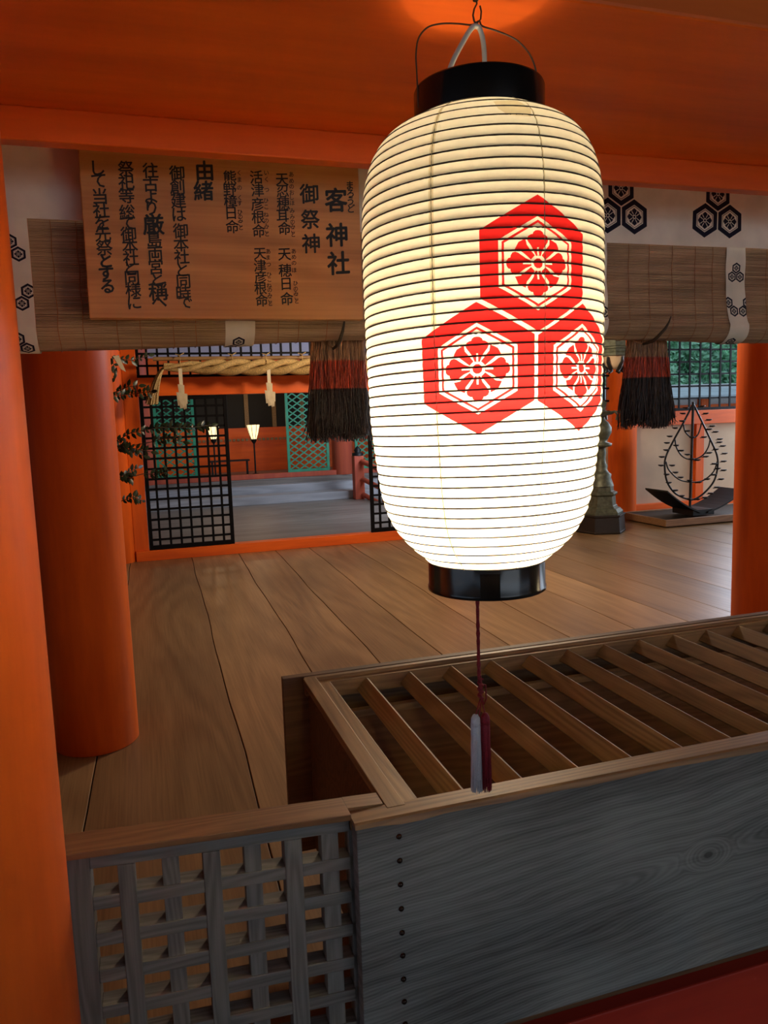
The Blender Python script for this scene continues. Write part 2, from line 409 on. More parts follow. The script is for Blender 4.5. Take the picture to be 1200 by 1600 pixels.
def pattern_mesh(x0, x1, y0, y1, nx, ny, shapes, fn, seg=0.004, ywarp=None):
    """sheet over a rectangle whose triangles follow the painted shapes; fn maps (x, y) to space"""
    pts = []; edges = []
    xs = [x0+(x1-x0)*i/nx for i in range(nx+1)]; ys = [y0+(y1-y0)*j/ny for j in range(ny+1)]
    for y in ys:
        for x in xs: pts.append((x, y))
    W_ = nx+1
    bl = [(i) for i in range(W_)]; edges += [(bl[i], bl[i+1]) for i in range(nx)]
    tl = [ny*W_+i for i in range(W_)]; edges += [(tl[i], tl[i+1]) for i in range(nx)]
    for j in range(ny): edges += [(j*W_, (j+1)*W_), (j*W_+nx, (j+1)*W_+nx)]
    sh = []
    e = 1e-5
    for poly, c in shapes:
        poly = clip_rect(poly, x0+e, x1-e, y0+e, y1-e)
        if len(poly) < 3: continue
        sh.append((poly, c, min(p[0] for p in poly), max(p[0] for p in poly), min(p[1] for p in poly), max(p[1] for p in poly)))
        ids = []
        for i in range(len(poly)):
            a = poly[i]; b = poly[(i+1) % len(poly)]; L = hypot(b[0]-a[0], b[1]-a[1]); k = max(1, int(math.ceil(L/seg)))
            for t in range(k): ids.append(len(pts)); pts.append((a[0]+(b[0]-a[0])*t/k, a[1]+(b[1]-a[1])*t/k))
        edges += [(ids[i], ids[(i+1) % len(ids)]) for i in range(len(ids))]
    v, _, f, *_r = delaunay_2d_cdt([Vector(p) for p in pts], edges, [], 0, 1e-7)
    mb = MB(); mb.v = [tuple(fn(p.x, p.y)) for p in v]
    for t in f:
        c = sum((v[i] for i in t), Vector((0, 0)))/len(t); mi = 0
        for poly, k, a, b, c0, d in sh:
            if a <= c.x <= b and c0 <= c.y <= d and inside((c.x, c.y), poly): mi = k
        mb.f.append(tuple(t)); mb.m.append(mi); mb.sm.append(True)
    return mb

# ================================================================== SETTING
# plank floor: wide boards running away from the viewer
def plank_floor():
    mb = MB(); cols = []
    edges = [-4.3,-3.8,-3.3,-2.75,-2.2,-1.7,-1.2,-.75,-.27,.37,.88,1.30,1.70,2.18,2.62,3.12,3.55,3.98,4.47,4.95,5.4,5.9,6.4,6.85,7.3,7.8,8.3,8.8,9.3,9.8,10.4,11.0]
    r = random.Random(3)
    for a, b in zip(edges[:-1], edges[1:]):
        t = (r.random(), r.random(), r.random()); n0 = len(mb.f)
        ph = r.random()*6
        ys = [1.405+(9.25-1.405)*i/24 for i in range(25)]
        g = 0.0028
        wob = lambda y, q: .006*sin(y*2.1+q)+.003*sin(y*5.3+q*2)
        vs = []
        for y in ys:
            sh = .022*(y-4)
            xl = a+sh+wob(y, a*3)+g; xr = b+sh+wob(y, b*3)-g
            vs += [(xl, y, -.03), (xl, y, -.002), (xl+.002, y, 0), (xr-.002, y, 0), (xr, y, -.002), (xr, y, -.03)]
        fs = []
        for i in range(24):
            for k in range(5): fs.append((i*6+k, i*6+k+1, (i+1)*6+k+1, (i+1)*6+k)[::-1])
        mb.add(vs, fs); cols += [t]*(len(mb.f)-n0)
    mb.box(-4.3, 11.2, 1.405, 9.25, -.12, -.025, 1); cols += [(0, 0, 0)]*6
    o = mb.build('floor', [m_floor, m_blackstone])
    ca = o.data.color_attributes.new('plank', 'FLOAT_COLOR', 'CORNER')
    for p in o.data.polygons:
        for li in p.loop_indices: ca.data[li].color = (*cols[p.index], 1)
    return struct(o)
plank_floor()
# floor beyond the rear threshold
struct(MB().box(-3.5, 5.9, 8.78, 13.45, -.1, 0).build('floor_beyond', m_farfloor))
struct(MB().box(-6, 14, -6, 1.34, -.42, -.35).build('floor_outside', m_grav))
struct(MB().box(-30, 40, 9.6, 60, -1.4, -1.3).build('ground', m_grav))
# ceilings and roofs keep the sky out
struct(MB().box(-4.4, 11.2, 1.36, 9.4, 3.0, 3.1).build('ceiling', m_ceil))
struct(MB().box(-4.4, 5.9, 9.4, 18, 3.4, 3.5).build('ceiling_beyond', m_ceil))
struct(MB().box(-6, 12, -4.6, 1.36, 2.75, 2.85).build('ceiling_eave', m_ceil))
struct(MB().box(-6, 12, -4.7, -4.6, -.35, 2.2).build('wall_behind', m_ceil))  # out of view; put here and raised to dim light from behind
struct(MB().box(12, 12.1, -4.6, 1.36, -.35, 2.8).build('wall_corridor_end', m_ceil))
struct(MB().box(-4.45, -4.35, 1.3, 17.5, 0, 3.0).build('wall_left', m_ceil))
struct(MB().box(5.55, 5.65, 9.45, 17.5, 0, 3.4).build('wall_beyond', m_ceil))
struct(MB().box(-4.4, 5.6, 17.4, 17.5, 0, 3.4).build('wall_far', m_black))
struct(MB().box(-4.35, -.475, 8.68, 8.74, 0, 3.0).build('wall_back', m_verm_v))
struct(MB().box(-4.35, 11.1, 1.40, 1.50, 2.36, 3.0).build('wall_front', m_verm))
struct(MB().box(-4.35, -.53, 1.33, 1.40, .16, 2.034).build('wall_front_left', m_cream))  # out of view; added to block daylight from the front left

# ================================================================== COLUMNS AND BEAMS
def column(x, y, r, z0, z1, label, mat=m_verm_v, group='round vermilion columns', name='round_column'):
    mb = MB().lathe([(r-.006, z0), (r, z0+.006), (r, z1)], (x, y), 96)
    mb.lathe([(0.0001, z1), (r, z1)], (x, y), 96)
    o = mb.build(name, mat)
    return tag(o, label, 'column')
column(-.345, 1.23, .19, -.35, 2.034, 'thick vermilion column at the left edge, nearest to the viewer, beside the wooden lattice fence')
column(-.286, 3.765, .19, 0, 3.0, 'round vermilion column standing on the plank floor just behind the nearest one at left')
column(3.672, 3.765, .19, 0, 3.0, 'round vermilion column at the right edge, rising from behind the offertory box')
column(3.62, 1.23, .19, -.35, 2.034, 'front vermilion column past the right end of the offertory box')
column(-.286, 8.74, .19, 0, 3.0, 'vermilion column at the back left, beside the black lattice door')
column(3.672, 8.74, .19, 0, 3.0, 'vermilion column at the back behind the big paper lantern')

b = MB().box(-4.3, 7.5, .955, 1.51, 2.034, 2.36).build('tie_beam', m_verm, bevel=.005)
tag(b, 'wide vermilion beam across the top of the picture, seen from below, carrying the paper lantern', 'beam')
b = MB().box(-4.3, 7.5, 1.475, 1.51, 1.979, 2.034).build('hanging_batten', m_verm, bevel=.003)
tag(b, 'thin vermilion batten under the wide beam, just above the notice board and blind', 'beam')
b = MB().box(-4.3, 7.5, 1.350, 1.402, -.36, .155).build('base_beam', m_shadeverm, bevel=.004)
tag(b, 'vermilion base beam under the fence and offertory box', 'beam')
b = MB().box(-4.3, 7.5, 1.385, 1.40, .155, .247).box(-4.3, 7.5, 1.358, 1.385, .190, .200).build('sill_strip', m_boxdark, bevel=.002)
tag(b, 'dark recessed wooden strip between base beam and offertory box', 'sill')

# ================================================================== LATTICE FENCE
def fence():
    t = thing('lattice_fence', 'low weathered wooden lattice fence between the near left column and the offertory box', 'fence', (.09, 1.35, .25))
    S = lambda x: -.055*(x-.09)          # rail sags slightly to the right
    zt = .728
    def bar(x0, x1, y0, y1, za, zb, mat, name, bev=.0015):
        if name != 'rail_cap': y0 += .007; y1 += .007
        v = MB(); v.box(x0, x1, y0, y1, za, zb)
        v.v = [(x, y, z+(S(x) if z > .3 else 0)) for x, y, z in v.v]
        return v.build(name, mat, t, bev)
    bar(-.171, -.131, 1.33, 1.385, .252, .752, m_fence_z, 'stile')
    bar(.332, .352, 1.338, 1.375, .252, .752, m_fence_z, 'stile')
    bar(-.131, .332, 1.331, 1.372, zt-.002, .752, m_fence_x, 'top_rail')
    c = bar(-.173, .334, 1.328, 1.400, .752, .7645, m_cap, 'rail_cap'); c['label'] = 'brown smooth rail cap'
    bar(.334, .405, 1.354, 1.400, .752, .7645, m_cap, 'rail_cap', 0)
    bar(-.131, .332, 1.335, 1.372, .252, .275, m_fence_x, 'bottom_rail')
    for x0, x1 in ((-.087, -.058), (.058, .089), (.206, .239)):
        bar(x0, x1, 1.330, 1.368, .275, zt-.002, m_fence_z, 'upright_bar')
    for x0, x1 in ((-.013, .017), (.132, .163), (.277, .310)):
        bar(x0, x1, 1.3345, 1.366, .275, zt-.002, m_fence_z, 'upright_bar')
    for k in range(6):
        bar(-.131, .332, 1.332, 1.370, .648-.0695*k, .673-.0695*k, m_fence_x, 'cross_bar')
fence()

# ================================================================== OFFERTORY BOX
def offertory():
    X0, X1, ZT = .336, 3.02, .745
    t = thing('offertory_box', 'large wooden offertory box with slatted top and a grey weathered front board', 'box', (1.68, 1.75, 0))
    fb = MB().box(X0, X1, 1.30, 1.335, .248, ZT-.010).build('front_board', m_front, t, .002); fb['label'] = 'grey weathered front board'
    # rounded, slightly worn front rim
    mb = MB(); n = 60
    prof = [(1.298, ZT-.013), (1.3015, ZT-.003), (1.306, ZT), (1.352, ZT), (1.352, ZT-.03), (1.336, ZT-.03), (1.336, ZT-.0095), (1.2985, ZT-.0125)]
    rr = random.Random(2); vs = []
    xs = [X0-.002+(X1-X0+.004)*i/n for i in range(n+1)]
    for x in xs:
        j = rr.uniform(-.0018, .0018)
        for k, (y, z) in enumerate(prof): vs.append((x, y+(j if k in (0, 7) else 0), z+(j if k in (0, 7) else 0)))
    K = len(prof); fs = [(i*K+k, i*K+(k+1) % K, (i+1)*K+(k+1) % K, (i+1)*K+k) for i in range(n) for k in range(K)]
    fs += [tuple(range(K-1, -1, -1)), tuple(n*K+k for k in range(K))]
    mb.add(vs, fs); mb.build('front_rim', m_boxwood_x, t)
    MB().box(.43, X1-.09, 1.353, 1.372, ZT-.045, ZT-.010).build('inner_front_rail', m_boxwood_x, t, .0015)
    # back board, wider than the side walls
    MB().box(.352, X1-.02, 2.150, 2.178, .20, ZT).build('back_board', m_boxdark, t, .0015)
    MB().box(.414, X1-.08, 2.131, 2.149, ZT-.055, ZT-.002).build('back_rim', m_boxwood_x, t, .001)
    MB().box(.449, X1-.115, 2.108, 2.130, ZT-.060, ZT-.012).build('inner_back_rail', m_boxwood_x, t, .001)
    for s in (0, 1):
        f = (lambda a: a) if s == 0 else (lambda a: X0+X1+.0-a)
        def bx(a0, a1, *r_): 
            p, q = sorted((f(a0), f(a1))); return MB().box(p, q, *r_)
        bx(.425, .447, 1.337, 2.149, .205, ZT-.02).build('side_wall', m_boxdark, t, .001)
        bx(.408, .446, 1.337, 2.130, ZT-.02, ZT+.001).build('side_rim', m_boxwood_y, t, .0015)
        bx(.447, .483, 1.353, 2.107, ZT-.045, ZT-.010).build('inner_side_rail', m_boxwood_y, t, .0015)
    MB().box(.447, X1-.11, 1.36, 2.149, .215, .235).build('bottom_board', m_boxdark, t)
    for x in (.5, 1.6, 2.8):
        MB().box(x, x+.08, 1.42, 2.12, 0, .214).build('foot', m_boxdark, t)
    # cross bar below the slats and the sloping chute under it
    MB().box(.47, X1-.12, 2.022, 2.046, .648, .668).build('cross_bar', m_boxwood_x, t, .001)
    MB().prism([(2.03, .648), (2.045, .648), (1.60, .30), (1.585, .30)], 'X', .45, X1-.12).build('chute_board', m_boxdark, t)
    MB().prism([(1.372, .70), (1.386, .70), (1.47, .30), (1.456, .30)], 'X', .45, X1-.12).build('chute_board', m_boxdark, t)
    # slanted slats
    k = 0; x = .593
    while x < 2.86:
        th = .0042
        z1, z0 = .731, .698
        # section: leaning board, upper edge to the right
        sec = [(x-.031, z0), (x-.0255, z0-.006), (x+.006, z1-.003), (x, z1)]
        mb = MB(); vs = []
        for y, sh in ((2.107, 0), (1.373, -.010)):
            for p in sec: vs.append((p[0]+sh, y, p[1]))
        mb.add(vs, [(0, 1, 5, 4), (1, 2, 6, 5), (2, 3, 7, 6), (3, 0, 4, 7), (0, 3, 2, 1), (4, 5, 6, 7)])
        mb.build('slat', m_boxwood_y, t, .0008)
        x += .1353
    # rivets down the front board
    for i, z in enumerate((.705, .656, .607, .557, .507, .459, .409, .361, .313)):
        mb = MB(); pr = [(.0001, .0046), (.0027, .0042), (.0048, .0024), (.0057, 0)]
        vs = []; n = 16
        for r_, h in pr:
            for j in range(n): vs.append((.4185+r_*cos(2*pi*j/n), 1.2995-h, z+r_*sin(2*pi*j/n)))
        mb.add(vs, [(a*n+j, a*n+(j+1) % n, (a+1)*n+(j+1) % n, (a+1)*n+j) for a in range(3) for j in range(n)], 0, True)
        mb.build('rivet', m_rivet, t)
offertory()

# ================================================================== PAPER LANTERN
LC = Vector((.457, .975)); LR = .159
PROF = [(1.876,.084),(1.870,.106),(1.860,.1245),(1.845,.140),(1.825,.152),(1.8,.160),(1.77,.1645),(1.7415,.166),(1.68,.1665),(1.6145,.166),(1.55,.1645),(1.4935,.163),(1.449,.1585),(1.3955,.152),(1.362,.1435),(1.338,.131),(1.318,.114),(1.303,.097),(1.292,.081)]
_pz = [p[0] for p in PROF][::-1]; _pr = [p[1]*.957 for p in PROF][::-1]
def smoothR(z):
    # Catmull-like smoothing by averaging linear interpolation
    return sum(np.interp(z+d, _pz, _pr) for d in (-.008, -.004, 0, .004, .008))/5
_DD = Vector((-LC.x, -LC.y)).normalized(); _RR = Vector((-_DD.y, _DD.x))
Z0, Z1, TURNS = 1.292, 1.876, 45
PIT = (Z1-Z0)/TURNS
def lan(phi, z, dr=0):
    r = smoothR(z)+dr
    d = _DD*cos(phi)+_RR*sin(phi)
    return Vector((LC.x+d.x*r, LC.y+d.y*r, z))
def paper_pt(s, z):
    phi = s/LR
    ph = (z-Z0)/PIT-phi/(2*pi)
    return lan(phi, z, .0016*abs(sin(pi*ph))**.8-.0004)
def big_lantern():
    t = thing('paper_lantern', 'big glowing white paper lantern with red triple hexagon crest and black rims', 'lantern', (LC.x, LC.y, 1.252))
    shapes = []
    A = lambda deg: radians(deg)*LR
    # white seams between hexagons come from the gaps; doubled paper patches
    shapes += [([(A(5), 1.306), (A(9), 1.346), (A(22.7), 1.357), (A(24), 1.338), (A(13), 1.306)], 2),
               ([(A(8), 1.858), (A(9.5), 1.845), (A(14), 1.836), (A(25), 1.835), (A(27), 1.848), (A(22), 1.862)], 2),
               ([(A(-22), 1.30), (A(-22), 1.87), (A(-19.8), 1.87), (A(-19.8), 1.30)], 2),
               ([(A(27.0), 1.745), (A(27.0), 1.87), (A(27.8), 1.87), (A(27.8), 1.745)], 2)]
    for dg, z in ((-2.4, 1.5495), (48.6, 1.5485), (24.0, 1.6675)):
        cx = A(dg)
        shapes += [([(cx+(x-cx)*1.035, y) for x, y in poly], k) for poly, k in crest_shapes(cx, z, .0765)]
    mb = pattern_mesh(-pi*LR, pi*LR, Z0, Z1, 120, TURNS*5, shapes, paper_pt, seg=.003)
    mb.build('paper_shade', [m_paper, m_crest, m_paper2], t)
    pts = []; n = 56
    for i in range(int(TURNS*n)+1):
        phi = 2*pi*i/n; z = Z0+PIT*i/n
        if z > Z1: break
        pts.append(lan(phi, min(z, Z1), .0002+.0002*sin(i*.37)))
    MB().tube(pts, .00115, 4, 0, False).build('bamboo_hoops', m_hoop, t)
    for k in range(7):
        phi = radians(-20.9+48.1*k)
        MB().tube([lan(phi, Z0+(Z1-Z0)*i/60, .0008) for i in range(61)], .00055, 4).build('string', m_string, t)
    c = (LC.x, LC.y)
    MB().lathe([(.079, 1.878), (.0848, 1.866), (.0852, 1.868), (.0852, 1.915), (.0842, 1.9175), (.082, 1.9175), (.081, 1.915), (.081, 1.87)], c, 96).build('top_rim', m_lacquer, t)
    o = MB().lathe([(.079, 1.30), (.0815, 1.298), (.082, 1.296), (.082, 1.259), (.0832, 1.257), (.0832, 1.2525), (.0815, 1.2515), (.079, 1.2525), (.079, 1.262), (.0001, 1.262)], c, 96).build('bottom_rim', m_lacquer, t)
    # seam tab of the bottom rim
    mb = MB()
    vs = []
    a0 = -.02
    for z in (1.2535, 1.288):
        for i in range(7):
            phi = radians(-8+18*i/6)+.04; d = _DD*cos(phi)+_RR*sin(phi)
            for rr_ in (.0822, .0834): vs.append((LC.x+d.x*rr_, LC.y+d.y*rr_, z))
    fs = []
    for i in range(6):
        fs += [(i*2+1, i*2+3, 14+i*2+3, 14+i*2+1), (14+i*2, 14+i*2+1, 14+i*2+3, 14+i*2+2), (i*2, i*2+2, i*2+3, i*2+1)]
    fs += [(0, 1, 15, 14), (12, 26, 27, 13)]
    mb.add(vs, fs).build('seam_tab', m_lacquer, o)
    # wire bail and its cable
    Y = LC.y
    top = W(748, 38, Y)
    def wire(px, r, mat, name, Ys=None):
        p = [W(x, y, Y if Ys is None else Ys[i]) for i, (x, y) in enumerate(px)]
        # subdivide by Catmull-Rom
        q = []
        for i in range(len(p)-1):
            a, b_, c_, d_ = p[max(i-1, 0)], p[i], p[i+1], p[min(i+2, len(p)-1)]
            for k in range(6):
                u = k/6; q.append(.5*((2*b_)+(c_-a)*u+(2*a-5*b_+4*c_-d_)*u*u+(3*b_-a-3*c_+d_)*u**3))
        q.append(p[-1]); return MB().tube(q, r, 8).build(name, mat, t)
    wire([(742, 37), (735, 39), (715, 37), (690, 37), (668, 43), (654, 60), (650, 85), (651, 110), (653, 150), (654, 168)], .0011, m_rustwire, 'wire_handle')
    wire([(742, 37), (749, 33), (754, 41), (775, 48), (803, 60), (822, 77), (833, 96), (839, 120), (841, 150)], .0011, m_rustwire, 'wire_handle')
    cb = wire([(690, 150), (705, 102), (722, 68), (736, 45), (744, 41), (750, 46), (755, 66), (757, 95), (757, 130)], .0034, m_cable, 'power_cable')
    cb['label'] = 'white power cable'
    MB().lathe([(.0001, 1.53), (.010, 1.53), (.015, 1.515), (.015, 1.475), (.0001, 1.475)], c, 16).build('socket_baffle', m_cable, t)  # unseen inside the shade; added to soften the bulb's upward beam
    MB().tube([(LC.x, LC.y, 1.53), (LC.x+.004, LC.y, 1.75), W(722, 160, Y)], .0034, 8).build('power_cable', m_cable, t)
    l = lamp('bulb', (LC.x, LC.y, 1.425), 7.8, (1.0, 0.81, 0.54), .045)
    l.parent = t; l.location = Vector((LC.x, LC.y, 1.425))-Vector(t.location)
    return t
LT = big_lantern()
dup(LT, (2.62, LT.location.y, LT.location.z), 'added copy of the glowing paper lantern, out of view at right, for warm light')  # lit copy added out of view for warm light from the right
# the hook carrying it, fixed to an iron arm on the wall above the beam
def hang_hook():
    Y = LC.y
    t = thing('hanging_hook', 'rusty wire hook holding the paper lantern up', 'hook', tuple(W(745, 5, Y)))
    px = [(740, 30), (741, 34), (746, 36), (751, 30), (752, 18), (750, 9)]
    MB().tube([W(x, y, Y-.002) for x, y in px], .0011, 6).build('hook_tip', m_rustwire, t)
    px = [(741, 33), (739, 24), (741, 14), (745, 6), (744, -3)]
    MB().tube([W(x, y, Y) for x, y in px], .0012, 6).build('hook_shank', m_rustwire, t)
    p = W(743, -3, Y)
    MB().lathe([(.0001, 2.026), (.0035, 2.027), (.004, 2.034)], (p.x, Y), 12).build('screw_collar', m_rustwire, t)
    return t
HK = hang_hook()
d_ = 2.62-LC.x
dup(HK, (HK.location.x+d_, HK.location.y, HK.location.z), 'rusty wire hook holding up the added paper lantern out of view at right')  # hook of the added lantern, likewise out of view

def lantern_tassel():
    Y = .975
    top = W(746, 941, Y)
    t = thing('lantern_tassel', 'red and white tassel on a red cord hanging below the paper lantern', 'tassel', tuple(W(750, 1237, Y)))
    r = random.Random(5)
    xc = top.x
    zk1, zk2 = W(749, 1062, Y).z, W(749, 1092, Y).z
    z0 = top.z
    pa = [(xc, Y, 1.262)]+[(xc+.0012*sin(i*.9)*0+.0004*i/10, Y, z0+(zk1-z0)*i/10) for i in range(11)]
    mb = MB()
    for s in (-1, 1):
        q = [(p[0]+s*.0009*cos(i*2.4), p[1]+s*.0009*sin(i*2.4), p[2]) for i, p in enumerate(pa)]
        mb.tube(q, .0021, 6)
    mb.build('cord', m_redcord, t)
    kx = W(750, 1075, Y).x
    mb = MB()
    q = []
    for i in range(60):
        a = i/59*2*pi*3
        q.append((kx+.0035*cos(a)+.001, Y+.0030*sin(a), zk1+(zk2-zk1)*i/59))
    mb.tube(q, .0017, 6)
    mb.tube([(kx+.001, Y, zk1+.006), (kx+.001, Y, (zk1+zk2)/2), (kx+.001, Y, zk2)], [.0015, .0036, .002], 8)
    mb.tube([(kx, Y, zk1-.006), (kx+.0085, Y-.001, zk1-.009), (kx+.0095, Y, zk2-.002), (kx+.006, Y, zk2-.009), (kx+.002, Y, zk2+.002)], .0012, 6)
    mb.build('knot', m_redcord, t)
    zt = W(750, 1119, Y).z; zb = W(750, 1236, Y).z
    xw, xr = W(743.5, 1150, Y).x, W(758.5, 1150, Y).x
    MB().tube([(kx, Y, zk2), (xw, Y, zt+.001)], .0010, 5).tube([(kx+.002, Y, zk2), (xr, Y, zt+.001)], .0010, 5).tube([(kx+.001, Y-.002, zk2), (xw+.005, Y-.002, zt+.001)], .0010, 5).build('hanging_string', m_redcord, t)
    for xx, mat, nm, rad in ((xw, m_whitethread, 'white_fringe', .0076), (xr, m_redthread, 'red_fringe', .0074)):
        mb = MB()
        mb.lathe([(.0004, zt+.004), (rad*.5, zt+.003), (rad*.85, zt-.002), (rad*.9, zt-.008), (rad*.72, zt-.0115), (rad*.9, zt-.015), (rad*.9, zb+.02), (.0005, zb+.018)], (xx, Y), 20)
        for i in range(150):
            a = r.uniform(0, 2*pi); q_ = rad*sqrt(r.uniform(.35, 1)); ph = r.uniform(0, 6); e = zb+r.uniform(-.001, .005)
            P_ = []
            for k in range(7):
                u = k/6; rr_ = q_*(.86+.24*u)
                if k == 1: rr_ = q_*.9
                P_.append((xx+rr_*cos(a)+.0004*sin(ph+u*9), Y+rr_*sin(a)+.0004*cos(ph+u*7), zt-.009+(e-zt+.009)*u))
            mb.tube(P_, .00042, 3, 0, False)
        o = mb.build(nm, mat, t)
        MB().tube([(xx+rad*.80*cos(a*pi/8), Y+rad*.80*sin(a*pi/8), zt-.0115) for a in range(17)], .0007, 5).build('binding', m_redcord if nm[0] == 'r' else m_whitethread, o)
lantern_tassel()

# ================================================================== SIGN BOARD
SY = 1.62
def sign():
    t = thing('notice_board', 'wooden notice board with columns of black brush writing, hung before the blind', 'sign', (.2, SY, 1.71))
    a = W(122, 228, SY); b_ = W(140, 497, SY); c = W(568, 500, SY); d = W(560, 257, SY)
    zt = 2.14
    xl = b_.x; xl2 = a.x; xr = c.x; xr2 = d.x; zb = (b_.z+c.z)/2
    P_ = [(xl, zb), (xr, zb), (xr2, zt), (xl2, zt)]
    mb = MB().prism(P_, 'Y', SY, SY+.028); mb.build('board', m_sign, t, .002)
    mbk = MB()
    cache = {}
    def glyph(ch, wgt):
        if (ch, wgt) not in cache:
            cu = bpy.data.curves.new('g', 'FONT'); cu.body = ch; cu.size = 1; cu.resolution_u = 2
            ob = bpy.data.objects.new('g', cu); COL.objects.link(ob)
            dg = bpy.context.evaluated_depsgraph_get(); dg.update()
            me = bpy.data.meshes.new_from_object(ob.evaluated_get(dg))
            vs = np.array([tuple(v.co) for v in me.vertices]); fs = [tuple(p.vertices) for p in me.polygons]
            bpy.data.objects.remove(ob); bpy.data.curves.remove(cu); bpy.data.meshes.remove(me)
            lo, hi = vs.min(0), vs.max(0)
            cache[(ch, wgt)] = (vs-(lo+hi)/2, fs, (hi-lo)[:2])
        return cache[(ch, wgt)]
    def put(ch, px, py, size, wgt=.014):
        g, fs, ext = glyph(ch, wgt)
        p = W(px, py, SY); s = size*1.62/F*1.13
        # brush feel: slight rise to the right
        vs = [(p.x+v[0]*s, SY-.0006, p.z+(v[1]+.07*v[0])*s) for v in g]
        w_ = wgt*1.15*s
        for k, (dx, dz) in enumerate(((0, 0), (w_, 0), (-w_, 0), (0, w_), (0, -w_), (w_*.7, w_*.7), (-w_*.7, -w_*.7))):
            mbk.add([(a+dx, b_-.00002*k, c_+dz) for a, b_, c_ in vs], fs)
    RA = lambda col: [(ch, 340+x/5.217, 230+y/5.217, s, w) for ch, x, y, s, w in col]
    def run(s, x, ys, size, w, off):
        for ch, y, xx in zip(s, ys, x if isinstance(x, list) else [x]*len(s)):
            put(ch, off+xx/5.217, 230+y/5.217, size, w)
    run('客神社', [965, 970, 985], [430, 715, 945], 33, .022, 340)
    run('まろうど', [1078, 1082, 1083, 1090], [312, 378, 440, 500], 12.5, .02, 340)
    run('御祭神', [745, 755, 760], [380, 588, 785], 27, .018, 340)
    run('天忍穂耳命', [525, 530, 535, 530, 545], [265, 360, 460, 560, 662], 18, .012, 340)
    run('あめのおしほみみのみこと', [600, 602, 603, 605, 606, 608, 608, 608, 610, 612, 614, 616], [222, 275, 322, 370, 410, 455, 520, 568, 610, 645, 680, 712], 7.5, .01, 340)
    run('天穂日命', [545, 550, 558, 565], [875, 1005, 1115, 1235], 18.5, .012, 340)
    run('あめのほひのみこと', [620, 621, 622, 625, 635, 636, 638, 642, 645], [848, 895, 945, 1003, 1110, 1155, 1192, 1224, 1256], 7.5, .01, 340)
    run('活津彦根命', [315, 325, 325, 330, 335], [245, 350, 465, 570, 682], 18, .012, 340)
    run('いくつひこねのみこと', [398, 398, 400, 395, 397, 395, 397, 398, 399, 402], [210, 263, 350, 437, 488, 550, 600, 643, 677, 708], 7.5, .01, 340)
    run('天津彦根命', [345, 345, 350, 350, 360], [870, 965, 1060, 1150, 1248], 17.5, .012, 340)
    run('あまつひこねのみこと', [412, 412, 415, 420, 422, 420, 424, 425, 427, 430], [850, 900, 958, 1040, 1080, 1128, 1165, 1208, 1243, 1275], 7.5, .01, 340)
    run('熊野樟日命', [100, 100, 105, 110, 120], [245, 350, 445, 538, 648], 18, .012, 340)
    run('くまのくすひのみこと', [175, 178, 178, 180, 180, 182, 184, 186, 188, 190], [210, 265, 332, 412, 457, 530, 568, 600, 628, 656], 7.5, .01, 340)
    run('由緒', [1042, 1033], [192, 355], 26, .022, 120)
    run('御創建は御本社と同時で', [815, 818, 828, 835, 845, 850, 855, 862, 870, 870, 885], [212, 325, 437, 550, 682, 790, 893, 1000, 1095, 1187, 1265], 20, .014, 120)
    run('往古より', [600, 602, 605, 610], [190, 300, 405, 497], 20, .016, 120)
    run('厳', 625, [630], 27, .022, 120)
    run('島両宮と', [633, 640, 645, 657], [755, 870, 975, 1080], 20, .016, 120)
    run('稱', 665, [1175], 25, .018, 120)
    run('へ', 672, [1262], 20, .018, 120)
    run('祭祀等総て御本社と同様に', [400, 404, 405, 410, 415, 420, 434, 440, 440, 450, 460, 470], [175, 285, 395, 530, 620, 710, 805, 905, 985, 1067, 1162, 1267], 20, .014, 120)
    run('して当社を先祭', [175, 178, 188, 198, 205, 213, 225], [170, 275, 400, 515, 608, 705, 820], 20.5, .014, 120)
    run('とする', [237, 240, 250], [925, 1027, 1135], 20, .028, 120)
    mbk.build('writing', m_ink, t)
    # hangers behind the board
    for x in (.0, .42):
        MB().tube([(x, SY+.029, 2.10), (x, SY+.03, 2.4)], .003, 6).build('hanger', m_iron, t)
sign()

